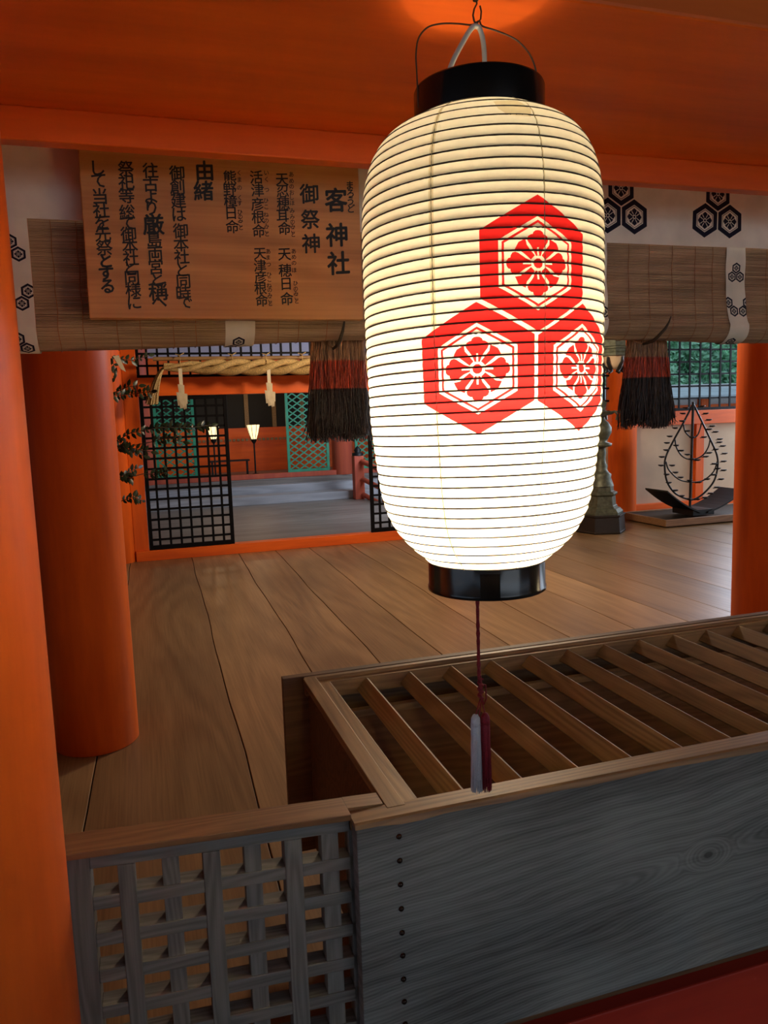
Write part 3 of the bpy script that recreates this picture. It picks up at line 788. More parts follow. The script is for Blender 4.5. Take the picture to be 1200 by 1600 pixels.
# ================================================================== BLIND
BY = 1.70
def zbot(x): return float(np.interp(x, [-.25, 0, .2, .46, .8, 1.14, 1.3, 1.55, 3.4], [1.650, 1.654, 1.662, 1.672, 1.674, 1.672, 1.670, 1.662, 1.655]))
def blind_path(x, u):
    """u in metres of cloth measured from the top of the bamboo (z=1.905): returns (y, z)"""
    zb = zbot(x); zr = zb+.046            # centre height of the rolled edge
    L = 1.905-zr
    if u <= L:
        z = 1.905-u; k = max(0, (u/L-.45)/.55)
        return BY-.010*k*k-.003*sin(u*60)*k, z
    a = (u-L)/.046
    return BY+.036-.046*cos(a), zr-.046*sin(a)
def blind():
    XL, XR = -.178, 3.36
    t = thing('bamboo_blind', 'brown bamboo blind with a pale crested cloth border, hanging across under the beam', 'blind', (1.5, BY, 1.65))
    # split bamboo strips as ribbed rows
    mb = MB(); rows = 118; nx = 72; vs = []
    Lmax = .40
    for j in range(rows*3+1):
        u = Lmax*j/(rows*3)
        for i in range(nx+1):
            x = XL+(XR-XL)*i/nx
            y, z = blind_path(x, u)
            vs.append((x, y-(.0011 if j % 3 == 1 or j % 3 == 2 else 0)+.0006*sin(j*1.7+x*11)*sin(j*.6), z))
    W_ = nx+1
    mb.add(vs, [(j*W_+i, j*W_+i+1, (j+1)*W_+i+1, (j+1)*W_+i) for j in range(rows*3) for i in range(nx)])
    mb.build('bamboo_strips', m_blind, t)
    def surf(x, z_, off):      # z_ : nominal height; below the straight part wraps around the roll
        u = 1.905-z_
        y, z = blind_path(x, u); y2, z2 = blind_path(x, u+.002)
        tz, ty = z2-z, y2-y; l = hypot(tz, ty) or 1
        return Vector((x, y+tz/l*off, z-ty/l*off))
    tri = lambda cx, cz, r: [s for (dx, dz) in ((0, r*1.04), (-.905*r, -.53*r), (.905*r, -.53*r)) for s in crest_shapes(cx+dx, cz+dz, r*1.0, 1)]
    # top border cloth
    sh = []
    for k in range(11):
        cx = 1.175+.287*(k-3)
        if cx < .2: continue
        sh += tri(cx, 1.990, .0425)
    f = lambda x, z: Vector((x, BY-.006+.002*sin(x*7)+.0015*sin(x*19+z*20), z))
    pattern_mesh(-.216, 3.40, 1.903, 2.30, 90, 10, sh, f, seg=.01).build('border_cloth', [m_cloth, m_navy], t)
    # straps
    def strap(x0, x1, sh, zl=1.56, slide=0):
        g = lambda x, z: surf(x+slide*max(0, 1.78-z)*1.0, z, .003+.0012*sin(z*70+x*30))
        pattern_mesh(x0, x1, zl, 1.906, 4, 60, sh, g, seg=.006).build('cloth_strap', [m_cloth, m_navy], t)
    sm = .0150
    hx = lambda x, z: crest_shapes(x, z, sm, 1)
    strap(-.216, -.178, hx(-.199, 1.836)+hx(-.213, 1.860)+hx(-.187, 1.765)+hx(-.200, 1.741)+hx(-.214, 1.672)+hx(-.199, 1.650)+hx(-.226, 1.650), 1.60)
    strap(1.132-.05, 1.136, hx(1.113, 1.76)+hx(1.128, 1.735), 1.60)
    strap(.193, .256, hx(.222, 1.660)+hx(.207, 1.636), 1.60)
    strap(1.497, 1.559, tri(1.5305, 1.8375, .0142)+hx(1.503, 1.763)+hx(1.519, 1.741)+hx(1.548, 1.741)+hx(1.562, 1.763)+hx(1.520, 1.655)+hx(1.535, 1.632), 1.60, .12)
    strap(2.05, 2.11, tri(2.08, 1.84, .0142), 1.60)
    # binding threads
    for x in [-.137, -.09, -.025, .02, .086, .132, .308, .353, .417, .52, .63, .74, .86, .98, 1.20, 1.26, 1.33, 1.40, 1.455, 1.63, 1.72, 1.8, 1.9, 2.0]:
        MB().tube([surf(x+.001*sin(i), 1.903-.0122*i, .0016) for i in range(26)], .0007, 4, 0, False).build('binding_thread', m_thread, t)
blind()

def blind_hook(x, z0, lean, label):
    t = thing('blind_hook', label, 'hook', (x, 1.68, z0-.05), 'iron hooks under the blind')
    q = [(x+lean, 1.652, z0+.008), (x+lean*.7, 1.647, z0-.006), (x+lean*.4, 1.650, z0-.022), (x, 1.662, z0-.040), (x-.001, 1.680, z0-.049), (x-.001, 1.72, z0-.053), (x-.004, 1.755, z0-.03)]
    MB().tube([Vector(v) for v in q[:6]], [.0012, .0024, .0034, .004, .004, .003], 10).build('hook_bar', m_twig, t)
    MB().tube([(x-.001, 1.72, z0-.053), (x, 1.762, z0-.04), (x, 1.765, 2.3)], .003, 6).build('hanging_cord', m_tan, t)
blind_hook(.436, 1.705, .010, 'small dark iron hook under the blind, left of the paper lantern')
blind_hook(1.262, 1.712, .030, 'small dark iron hook under the blind, right of the paper lantern')

def brush_tassel(xc, wt, wb, zs, label, seed, slant=0):
    ztop, zred, zblk, zend = zs
    t = thing('straw_tassel', label, 'tassel', (xc, 1.79, zend), 'big straw tassels')
    r = random.Random(seed); YC = 1.79
    mb = [MB(), MB(), MB()]
    def lay(a, b_, mbk, n_seg, strands):
        for s in strands:
            pts = [s(a+(b_-a)*k/n_seg) for k in range(n_seg+1)]
            mbk.tube(pts, s.r, 3, 0, False)
    class St: pass
    strands = []
    for i in range(900):
        a = r.uniform(0, 2*pi); q = sqrt(r.uniform(.25, 1)); ph = r.uniform(0, 6); am = r.uniform(.0006, .0030); ee = zend+r.uniform(-.006, .016)+abs(r.gauss(0, .006))+.006*sin(a*3+seed)
        curl = r.gauss(0, .006); st = r.gauss(0, .35)
        if i % 9 == 0: curl *= 2.6; am *= 1.8
        def fn(z, a=a, q=q, ph=ph, am=am, ee=ee, curl=curl, st=st):
            u = (ztop-z)/(ztop-zend); w = (wt+(wb-wt)*max(0, min(1, u*1.25))**.8)/2
            z2 = max(z, ee)
            tw = a+.25*st*u
            return (xc+w*q*cos(tw)+am*sin(ph+z*40)+curl*u*u+slant*max(0, 1-u*2.4)*(1 if cos(a) > -.2 else .4), YC+w*.42*q*sin(tw)+am*cos(ph+z*33), z2)
        fn_ = fn
        S_ = type('S', (), {'__call__': lambda self, z, f=fn_: f(z)})(); S_.r = r.uniform(.0007, .0013)
        strands.append(S_)
    lay(1.74, zred, mb[0], 4, strands); lay(zred+.003, zblk, mb[1], 4, strands); lay(zblk+.002, zend-.006, mb[2], 6, strands)
    mb[0].build('straw_crown', m_tan, t); mb[1].build('red_band', m_redstraw, t); mb[2].build('black_tips', m_blackstraw, t)
    # dense heart so that the brush is opaque
    for (a, b_, mat, nm) in ((1.74, zred, m_tan, 0), (zred, zblk, m_redstraw, 1), (zblk, zend+.016, m_blackstraw, 2)):
        pass
brush_tassel(.462, .125, .150, (1.665, 1.628, 1.563, 1.444), 'big straw tassel dyed red and black, hanging left of the paper lantern', 1, .006)
brush_tassel(1.324, .115, .168, (1.665, 1.628, 1.575, 1.443), 'big straw tassel dyed red and black, hanging right of the paper lantern', 2)

# ================================================================== BACK THRESHOLD WITH BLACK LATTICE
BK = 8.62
def grid(mb, x0, x1, y0, y1, z0, z1, nx, nz, w, fr):
    mb.box(x0, x0+fr, y0, y1, z0, z1).box(x1-fr, x1, y0, y1, z0, z1).box(x0+fr, x1-fr, y0, y1, z0, z0+fr).box(x0+fr, x1-fr, y0, y1, z1-fr, z1)
    for i in range(1, nx):
        x = x0+(x1-x0)*i/nx; mb.box(x-w/2, x+w/2, y0+.004, y1-.006, z0+fr, z1-fr)
    for j in range(1, nz):
        z = z0+(z1-z0)*j/nz; mb.box(x0+fr, x1-fr, y0+.010, y1-.010, z-w/2, z+w/2)
o = MB().box(-.11, 3.50, BK, BK+.14, 0, .112).build('threshold', m_verm, bevel=.004); tag(o, 'vermilion threshold beam along the back of the plank floor', 'beam')
o = MB().box(-.12, .03, BK+.02, BK+.10, .112, 3.0).build('door_jamb', m_verm_v, bevel=.003); tag(o, 'vermilion jamb at the left of the black lattice door', 'jamb')
o = MB().box(.03, 3.50, BK, BK+.12, 1.778, 1.972).build('lintel', m_verm, bevel=.004); tag(o, 'vermilion lintel under the straw rope at the back', 'beam')
mb = MB(); grid(mb, .03, 3.48, BK+.03, BK+.07, 1.972, 2.98, 31, 8, .022, .03)
struct(mb.build('window_1', m_laclattice))
def door(x0, label):
    t = thing('lattice_door', label, 'door', (x0, BK+.05, .112))
    mb = MB(); x1 = x0+.92
    mb.box(x0, x0+.04, BK+.03, BK+.07, .112, 1.775).box(x1-.04, x1, BK+.03, BK+.07, .112, 1.775).box(x0+.04, x1-.04, BK+.03, BK+.07, .112, .16).box(x0+.04, x1-.04, BK+.03, BK+.07, 1.735, 1.775)
    mb.build('frame', m_laclattice, t, .003)
    mb = MB()
    for i in range(1, 8):
        x = x0+.92*i/8; mb.box(x-.012, x+.012, BK+.036, BK+.060, .16, 1.735)
    for j in range(1, 15):
        z = .112+1.66*j/15; mb.box(x0+.04, x1-.04, BK+.040, BK+.056, z-.012, z+.012)
    mb.build('lattice', m_laclattice, t)
    return t
door(.035, 'black lacquered lattice door standing on the threshold at the back left')
door(2.57, 'black lattice door at the right of the back doorway, behind the paper lantern')

# straw rope on a bamboo pole
def rope():
    Y = 8.32
    t = thing('sacred_rope', 'thick twisted straw rope tied under a pole across the back doorway', 'rope', (1.8, Y, 2.0))
    z0 = 2.058
    X0, X1 = .30, 3.55
    mb = MB()
    for s in range(3):
        pts = []; rad = []
        n = 170
        for i in range(n+1):
            u = i/n; x = X0+(X1-X0)*u; a = u*2*pi*4.2+s*2*pi/3
            taper = min(1, .45+u*3.2)
            pts.append((x, Y+.052*taper*sin(a), z0-.012*sin(pi*u)+.052*taper*cos(a)))
            rad.append((.038+.004*sin(a*2))*taper)
        mb.tube(pts, rad, 10)
    mb.build('twisted_strands', m_rope, t)
    # loose end drooping at the left
    mb = MB(); r = random.Random(4)
    for i in range(90):
        a = r.uniform(0, 2*pi); q = r.uniform(0, 1); sp = .016+.0*q
        pts = []
        for k in range(8):
            u = k/7
            x = X0+.04-.19*u+.0*u; z = z0+.010-.02*u-.36*u**2.2
            w = .015+.055*u*q
            pts.append((x+w*cos(a)*(.3+.7*u), Y+w*sin(a), z+.01*sin(a)))
        mb.tube(pts, .0042, 3, 0, False)
    mb.build('frayed_end', m_rope, t)
    MB().tube([(.20, Y+.06, 2.148), (3.6, Y+.06, 2.148)], .021, 12).build('bamboo_pole', m_bamboo, t)
    for x in (.36, 1.9, 3.4): MB().tube([(x, Y+.06, 2.148), (x, Y+.20, 2.20), (x, BK+.03, 2.20)], .008, 6).build('bracket', m_iron, t)
    for x in (.465, 1.0, 1.36, 1.75, 2.27, 3.1):
        pts = [(x+.002*cos(a), Y+.03+.075*cos(a), 2.10+.085*sin(a)) for a in [i*pi/8 for i in range(17)]]
        MB().tube(pts, .004, 5).tube([(x-.04, Y, 2.19), (x, Y-.02, 2.175), (x+.045, Y, 2.20)], .005, 5).build('tie_string', m_rope, t)
rope()
def shide(x, seed):
    """zigzag folded paper streamer"""
    t = thing('paper_streamer', '', 'streamer', (x, 8.24, 2.03), 'folded paper streamers on the rope')
    MB().box(x-.018, x+.018, 8.238, 8.241, 1.86, 2.04).build('strip', m_shide, t)
    mb = MB(); Y = 8.236
    segs = [(-.035, .030, 1.88, 1.74), (-.055, .005, 1.80, 1.66), (-.005, .055, 1.79, 1.67), (-.035, .020, 1.72, 1.63), (.0, .042, 1.71, 1.62)]
    for k, (a, b_, z1, z0) in enumerate(segs):
        y = Y-.004*k
        vs = [(x+a, y, z1), (x+b_, y-.012, z1-.012), (x+b_-.004, y-.016, z0+.008), (x+a+.010, y-.002, z0)]
        vs += [(v[0], v[1]+.0015, v[2]) for v in vs]
        mb.add(vs, [(0, 3, 2, 1), (4, 5, 6, 7), (0, 1, 5, 4), (1, 2, 6, 5), (2, 3, 7, 6), (3, 0, 4, 7)])
    mb.build('folded_zigzag', m_shide, t)
    return t
s = shide(.458, 1); s['label'] = 'white zigzag paper streamer on the rope, above the black lattice door'
s2 = dup(s, (1.368, 8.24, 2.03), 'white zigzag paper streamer on the rope, right of the lit floor lamps')
s3 = dup(s, (2.278, 8.24, 2.03), 'white zigzag paper streamer on the rope, behind the left straw tassel')

# evergreen sprigs beside the left post
def sprigs():
    t = thing('evergreen_branch', 'dark leafy evergreen branches standing at the back left beside the column', 'plant', (-.40, 7.6, 0))
    r = random.Random(11); Y = 7.6
    st = MB(); lf = MB()
    st.tube([(-.42, Y, 0), (-.40, Y, 1.0), (-.36, Y, 2.2)], [.02, .016, .01], 8)
    def leaf(p, d, L):
        d = d.normalized(); sd = d.cross(Vector((0, 1, 0)))
        sd = (sd+Vector((0, r.uniform(-.6, .6), 0))).normalized(); up = sd.cross(d)
        w = L*.23
        pts = [p, p+d*L*.3+sd*w, p+d*L*.65+sd*w*.9, p+d*L, p+d*L*.65-sd*w*.9, p+d*L*.3-sd*w, p+d*L*.35-up*L*.05, p+d*L*.65-up*L*.06]
        lf.add(pts, [(0, 1, 6), (1, 2, 7, 6), (2, 3, 7), (0, 6, 5), (6, 7, 4, 5), (7, 3, 4)], 0, True)
    routes = [[(180, 560), (205, 563), (232, 556)], [(178, 618), (205, 616), (236, 612)], [(182, 612), (200, 604), (216, 603)],
              [(180, 690), (205, 676), (250, 668), (300, 668), (330, 664)], [(185, 700), (205, 700), (235, 706)], [(184, 688), (196, 702), (224, 712)],
              [(188, 745), (200, 738), (216, 731)], [(188, 745), (198, 746), (206, 748)], [(192, 782), (208, 776), (222, 782)], [(225, 740), (245, 742), (262, 735)], [(175, 560), (180, 580), (178, 590)],
              [(240, 690), (262, 684), (285, 690)]]
    for rt in routes:
        pts = [W(x, y, Y+r.uniform(-.15, .15)) for x, y in rt]
        pts = [Vector((-.40, Y, pts[0].z-.08))]+pts
        st.tube(pts, .004, 5)
        for i in range(1, len(pts)-1):
            a, b_ = pts[i], pts[i+1]; n = max(2, int((b_-a).length/.042))
            for k in range(n):
                p = a.lerp(b_, k/n); d = (b_-a).normalized()
                for sgn in (-1, 1):
                    dd = d*.5+Vector((r.uniform(-.3, .3), r.uniform(-.5, .5), sgn*r.uniform(.5, 1.1)))
                    leaf(p, dd, r.uniform(.045, .080))
        leaf(pts[-1], (pts[-1]-pts[-2]), .08)
    st.build('twigs', m_twig, t); lf.build('leaves', m_leaf, t)
    mb = MB(); A_, B_, C_, D_ = W(176, 556, Y-.1), W(186, 556, Y-.1), W(197, 581, Y-.1), W(189, 577, Y-.1)
    mb.add([A_, B_, C_, D_]+[v+Vector((0, .004, 0)) for v in (A_, B_, C_, D_)], [(0, 3, 2, 1), (4, 5, 6, 7), (0, 1, 5, 4), (1, 2, 6, 5), (2, 3, 7, 6), (3, 0, 4, 7)])
    q = mb.build('paper_strip', m_shide, t); q['label'] = 'white paper strip'
sprigs()

# ================================================================== FAR ROOM
FY = 14.3
struct(MB().box(-3.5, 5.5, 13.45, 13.95, 0, .145).box(-3.5, 5.5, 13.985, 14.25, 0, .285).build('steps', m_greyboard, bevel=.006))
struct(MB().box(-3.5, 5.5, 14.25, 17.4, 0, .385).build('floor_far_room', m_farfloor))
o = MB().box(-3.5, 5.5, 14.30, 14.45, .385, .475).build('far_threshold', m_pink, bevel=.006); tag(o, 'pinkish vermilion threshold at the top of the grey steps', 'beam')
o = MB().box(-3.5, 5.5, 14.36, 14.46, 2.08, 2.62).build('far_lintel', m_verm, bevel=.006); tag(o, 'dark vermilion lintel of the far room seen above the doorway', 'beam')
struct(MB().box(-3.5, 5.5, 14.40, 14.44, 2.62, 3.4).build('wall_far_upper', m_lilac))
def diamond(x0, x1, z0, z1, label):
    t = thing('diamond_lattice_panel', label, 'lattice', (x0, 14.38, z0), 'green lattice panels')
    fr = .05; mb = MB(); y0, y1 = 14.36, 14.40
    mb.box(x0, x0+fr, y0, y1, z0, z1).box(x1-fr, x1, y0, y1, z0, z1).box(x0+fr, x1-fr, y0, y1, z0, z0+fr).box(x0+fr, x1-fr, y0, y1, z1-fr, z1)
    mb.build('frame', m_green, t)
    mb = MB(); w, h = .180, .124; hw = .0115
    a0, a1, b0, b1 = x0+fr, x1-fr, z0+fr, z1-fr
    for sgn in (1, -1):
        k = -40
        while k < 80:
            # line: z = zc + sgn*(h/w)*(x-a0)
            zc = b0+k*h; m_ = sgn*h/w
            pts = []
            for x in (a0, a1):
                z = zc+m_*(x-a0)
                if b0 <= z <= b1: pts.append((x, z))
            for z in (b0, b1):
                x = a0+(z-zc)/m_
                if a0 < x < a1: pts.append((x, z))
            if len(pts) >= 2:
                (xa, za), (xb, zb) = sorted(pts)[0], sorted(pts)[-1]
                if hypot(xb-xa, zb-za) > .03:
                    l = hypot(xb-xa, zb-za); nx_, nz_ = -(zb-za)/l*hw, (xb-xa)/l*hw
                    yy0, yy1 = (y0+.005, y0+.018) if sgn > 0 else (y0+.018, y0+.03)
                    mb.prism([(xa+nx_, za+nz_), (xa-nx_, za-nz_), (xb-nx_, zb-nz_), (xb+nx_, zb+nz_)], 'Y', yy0, yy1)
            k += 1
    mb.build('diamond_lattice', m_green, t)
diamond(2.66, 3.47, .476, 2.08, 'green diamond lattice panel right of the lit floor lamps, left of the straw tassel')
diamond(.28, .99, .476, 2.08, 'green diamond lattice panel seen through the black lattice door')
diamond(3.99, 4.9, .476, 2.08, 'green diamond lattice panel right of the far pink column')
column(3.74, 14.42, .20, .385, 3.4, 'pinkish vermilion column in the far room, under the straw tassel', m_pink)
column(0.06, 14.42, .20, .385, 3.4, 'pinkish vermilion column in the far room behind the black lattice door', m_pink)
# dark far interior: low red wall, curtains with brocade bands
z_a = W(400, 668, 16.6).z; z_b = W(400, 686, 16.6).z
o = MB().box(-3, 5.5, 16.6, 16.7, .385, z_a).build('low_wall', m_verm, bevel=.004); tag(o, 'low red panelled wall behind the lit floor lamps', 'wall')
mb = MB()
for i in range(46): mb.box(.2+i*.09, .2+i*.09+.06, 16.57, 16.6, z_b-.03, z_b+.02)
tag(mb.build('bead_moulding', m_gold), 'pale dotted moulding along the low red wall', 'moulding')
o = MB().box(-3, 5.5, 16.85, 16.9, z_a-.3, 3.3).build('dark_curtain', m_black); tag(o, 'black curtain behind the low red wall in the far room', 'curtain')
for i, x in enumerate((385, 428, 472)):
    p = W(x, 640, 16.8)
    o = MB().box(p.x-.045, p.x+.045, 16.80, 16.84, z_a, 3.2).build('brocade_band', m_gold)
    tag(o, ['brocade band on the black curtain, just left of the unobstructed floor lamp', 'brocade band on the black curtain, under the right paper streamer', 'rightmost brocade band on the black curtain beside the green lattice'][i], 'band', 'brocade bands on the far curtain')
mb = MB(); a = W(330, 722, 15.9); bb = W(384, 720, 15.9)
for x in (a.x, bb.x): mb.box(x-.02, x+.02, 15.7, 15.74, .385, a.z)
mb.box(a.x-.05, bb.x+.05, 15.66, 15.9, a.z, a.z+.03)
tag(mb.build('low_stand', m_iron), 'low dark stand on the floor between the two lit lamps', 'stand')

def floor_lamp(px, label):
    Y = 15.1
    top, mid = W(px, 664, Y), W(px, 686, Y)
    x = W(px, 675, Y).x
    t = thing('floor_lamp', label, 'lamp', (x, Y, .385), 'standing paper lamps in the far room')
    MB().lathe([(.0001, top.z), (.128, top.z), (.125, top.z-.02), (.088, (top.z+mid.z)/2-.04), (.055, mid.z), (.0001, mid.z)], (x, Y), 8, 0, False, pi/8).build('shade', m_lampshade, t)
    mb = MB()
    for k in range(8):
        a = 2*pi*k/8+pi/8
        mb.tube([(x+.129*cos(a), Y+.129*sin(a), top.z), (x+.089*cos(a), Y+.089*sin(a), (top.z+mid.z)/2-.04), (x+.056*cos(a), Y+.056*sin(a), mid.z)], .005, 4)
    mb.build('shade_frame', m_iron, t)
    MB().tube([(x, Y, mid.z), (x, Y, mid.z-.03), (x, Y, mid.z-.09)], [.06, .055, .02], 12).tube([(x, Y, .40), (x, Y, mid.z-.05)], .016, 8).build('pole', m_iron, t)
    MB().lathe([(.0001, .44), (.05, .44), (.10, .41), (.17, .40), (.17, .385)], (x, Y), 20).build('base', m_iron, t)
    l = lamp('lamp_bulb', (0, 0, 0), 3.0, (1, .7, .4), .1); l.parent = t; l.location = (0, 0, mid.z-.385+.42)
floor_lamp(396, 'lit standing paper lamp with flared shade, seen clear of the black lattice door')
floor_lamp(333, 'lit standing paper lamp with flared shade, seen through the black lattice door')

# red railing with black cap coming down the steps
def railing():
    t = thing('stair_railing', 'pinkish red railing with black post cap beside the grey steps', 'railing', (3.7, 13.3, 0))
    p = W(559, 712, 13.3); x = p.x
    MB().box(x-.09, x+.09, 13.22, 13.40, 0, p.z).build('post', m_pink, t, .01)
    MB().lathe([(.0001, p.z+.18), (.03, p.z+.15), (.07, p.z+.10), (.05, p.z+.06), (.10, p.z+.05), (.10, p.z)], (x, 13.31), 16).build('post_cap', m_iron, t)
    for dz0, dz1, w in ((-.10, -.42, .05), (-.42, -.62, .045), (-.70, -.75, .045)):
        q = [(x+.05, 13.2, p.z+dz0), (x+.30, 12.6, p.z+dz0-.18), (x+.42, 11.9, p.z+dz1)]
        MB().tube(q, w, 8).build('rail', m_pink, t)
    for k, (yy, xx) in enumerate(((12.6, .28), (12.0, .40))):
        MB().box(x+xx-.05, x+xx+.05, yy-.05, yy+.05, 0, p.z-.32-.12*k).build('baluster', m_pink, t, .006)
railing()

# ================================================================== RIGHT BACK WALL WITH LATTICE WINDOW
RY = 9.20
struct(MB().box(4.2, 11.1, RY+.06, RY+.12, .10, 1.22).build('wall_right', m_cream))
struct(MB().box(4.2, 11.1, RY-.02, RY+.14, -.02, .115).build('baseboard_right', m_verm, bevel=.004))
struct(MB().box(4.2, 11.1, RY-.02, RY+.14, 1.22, 1.415).build('trim_1', m_verm, bevel=.004))
struct(MB().box(4.2, 11.1, RY-.02, RY+.14, 2.62, 3.0).build('trim_2', m_verm, bevel=.004))
mb = MB(); grid(mb, 4.2, 11.1, RY+.03, RY+.054, 1.415, 2.62, 39, 7, .026, .04); struct(mb.build('window_2', m_laclattice))
o = column(6.44, RY+.06, .21, 0, 3.0, 'vermilion column of the far right wall, behind the right straw tassel')
o = MB().box(7.66, 7.80, RY, RY+.10, .115, 1.22).build('wall_post', m_verm_v, bevel=.004); tag(o, 'narrow vermilion post on the cream wall behind the iron candle rack', 'post')
o = MB().box(9.6, 9.9, RY-.05, RY+.10, .0, 3.0).build('wall_post', m_verm_v, bevel=.004); tag(o, 'vermilion post of the right wall beyond the right column', 'post')

# ---- bronze pedestal
def pedestal():
    x, y = 5.30, 8.02
    t = thing('bronze_pedestal', 'tall greenish bronze pedestal on a black hexagonal plinth, right of the paper lantern', 'pedestal', (x, y, 0))
    c = (x, y)
    MB().lathe([(.30, 0), (.31, .02), (.30, .03), (.285, .20), (.30, .205), (.30, .225), (.0001, .225)], c, 6, 0, False, radians(-60-17)).build('plinth', m_blackstone, t, .004)
    MB().lathe([(.27, .225), (.27, .25), (.235, .29), (.20, .305), (.20, .32), (.185, .33), (.175, .44), (.20, .46), (.20, .48), (.155, .50), (.15, .56), (.0001, .57)], c, 6, 0, False, radians(-60-17)).build('hexagonal_base', m_bronze, t, .004)
    MB().lathe([(.15, .56), (.135, .60), (.115, .66), (.12, .70), (.095, .72), (.065, .76), (.075, .80), (.055, .84), (.05, .90), (.06, .96), (.05, 1.0), (.055, 1.02)], c, 32).build('stem', m_bronze, t)
    MB().lathe([(.05, 1.02), (.12, 1.04), (.125, 1.07), (.055, 1.09), (.085, 1.13), (.12, 1.20), (.12, 1.26), (.085, 1.32), (.05, 1.35), (.04, 1.38)], c, 32).build('bulb', m_bronze, t)
    MB().lathe([(.04, 1.38), (.06, 1.40), (.15, 1.42), (.18, 1.45), (.16, 1.455), (.05, 1.44), (.05, 1.50), (.075, 1.56), (.0001, 1.60)], c, 6, 0, False).build('dish', m_bronze, t)
    for k in range(6):
        mb = MB()
        a = k*pi/3-.3
        mb.tube([(x+.12*cos(a), y+.12*sin(a), 1.43), (x+.21*cos(a), y+.21*sin(a), 1.45), (x+.25*cos(a), y+.25*sin(a), 1.41), (x+.24*cos(a), y+.24*sin(a), 1.35)], [.012, .014, .012, .018], 6)
        mb.build('petal_arm', m_bronze, t)
pedestal()
# ---- hanging bronze lantern
def hang_lantern():
    Y = 7.4; p = W(960, 575, Y); x = p.x; zb = p.z
    t = thing('bronze_hanging_lantern', 'greenish bronze hexagonal lantern hanging from above, beside the right straw tassel', 'lantern', (x, Y, zb))
    z = lambda py: W(960, py, Y).z
    c = (x, Y)
    MB().lathe([(.0001, z(577)), (.05, z(577)), (.10, z(570)), (.125, z(557))], c, 12).build('glass_bowl', m_cream, t)
    MB().lathe([(.125, z(557)), (.165, z(556)), (.165, z(552)), (.145, z(550)), (.15, z(546)), (.165, z(545)), (.165, z(543)), (.13, z(541))], c, 6, 0, False).build('rim', m_bronze, t)
    MB().lathe([(.13, z(541)), (.13, z(541)+.30), (.28, z(541)+.32), (.24, z(541)+.36), (.10, z(541)+.48), (.02, z(541)+.55), (.0001, z(541)+.56)], c, 6, 0, False).build('body', m_bronze, t)
    mb = MB()
    for k in range(6):
        a = k*pi/3+.5
        mb.tube([(x+.15*cos(a), Y+.15*sin(a), z(558)), (x+.15*cos(a), Y+.15*sin(a), z(566)), (x+.10*cos(a), Y+.10*sin(a), z(575)), (x+.07*cos(a), Y+.07*sin(a), z(580)), (x+.11*cos(a), Y+.11*sin(a), z(583))], [.012, .018, .022, .02, .008], 6)
    mb.build('scroll_feet', m_iron, t)
    MB().tube([(x, Y, z(541)+.55), (x, Y, 3.0)], .008, 6).build('chain', m_iron, t)
hang_lantern()

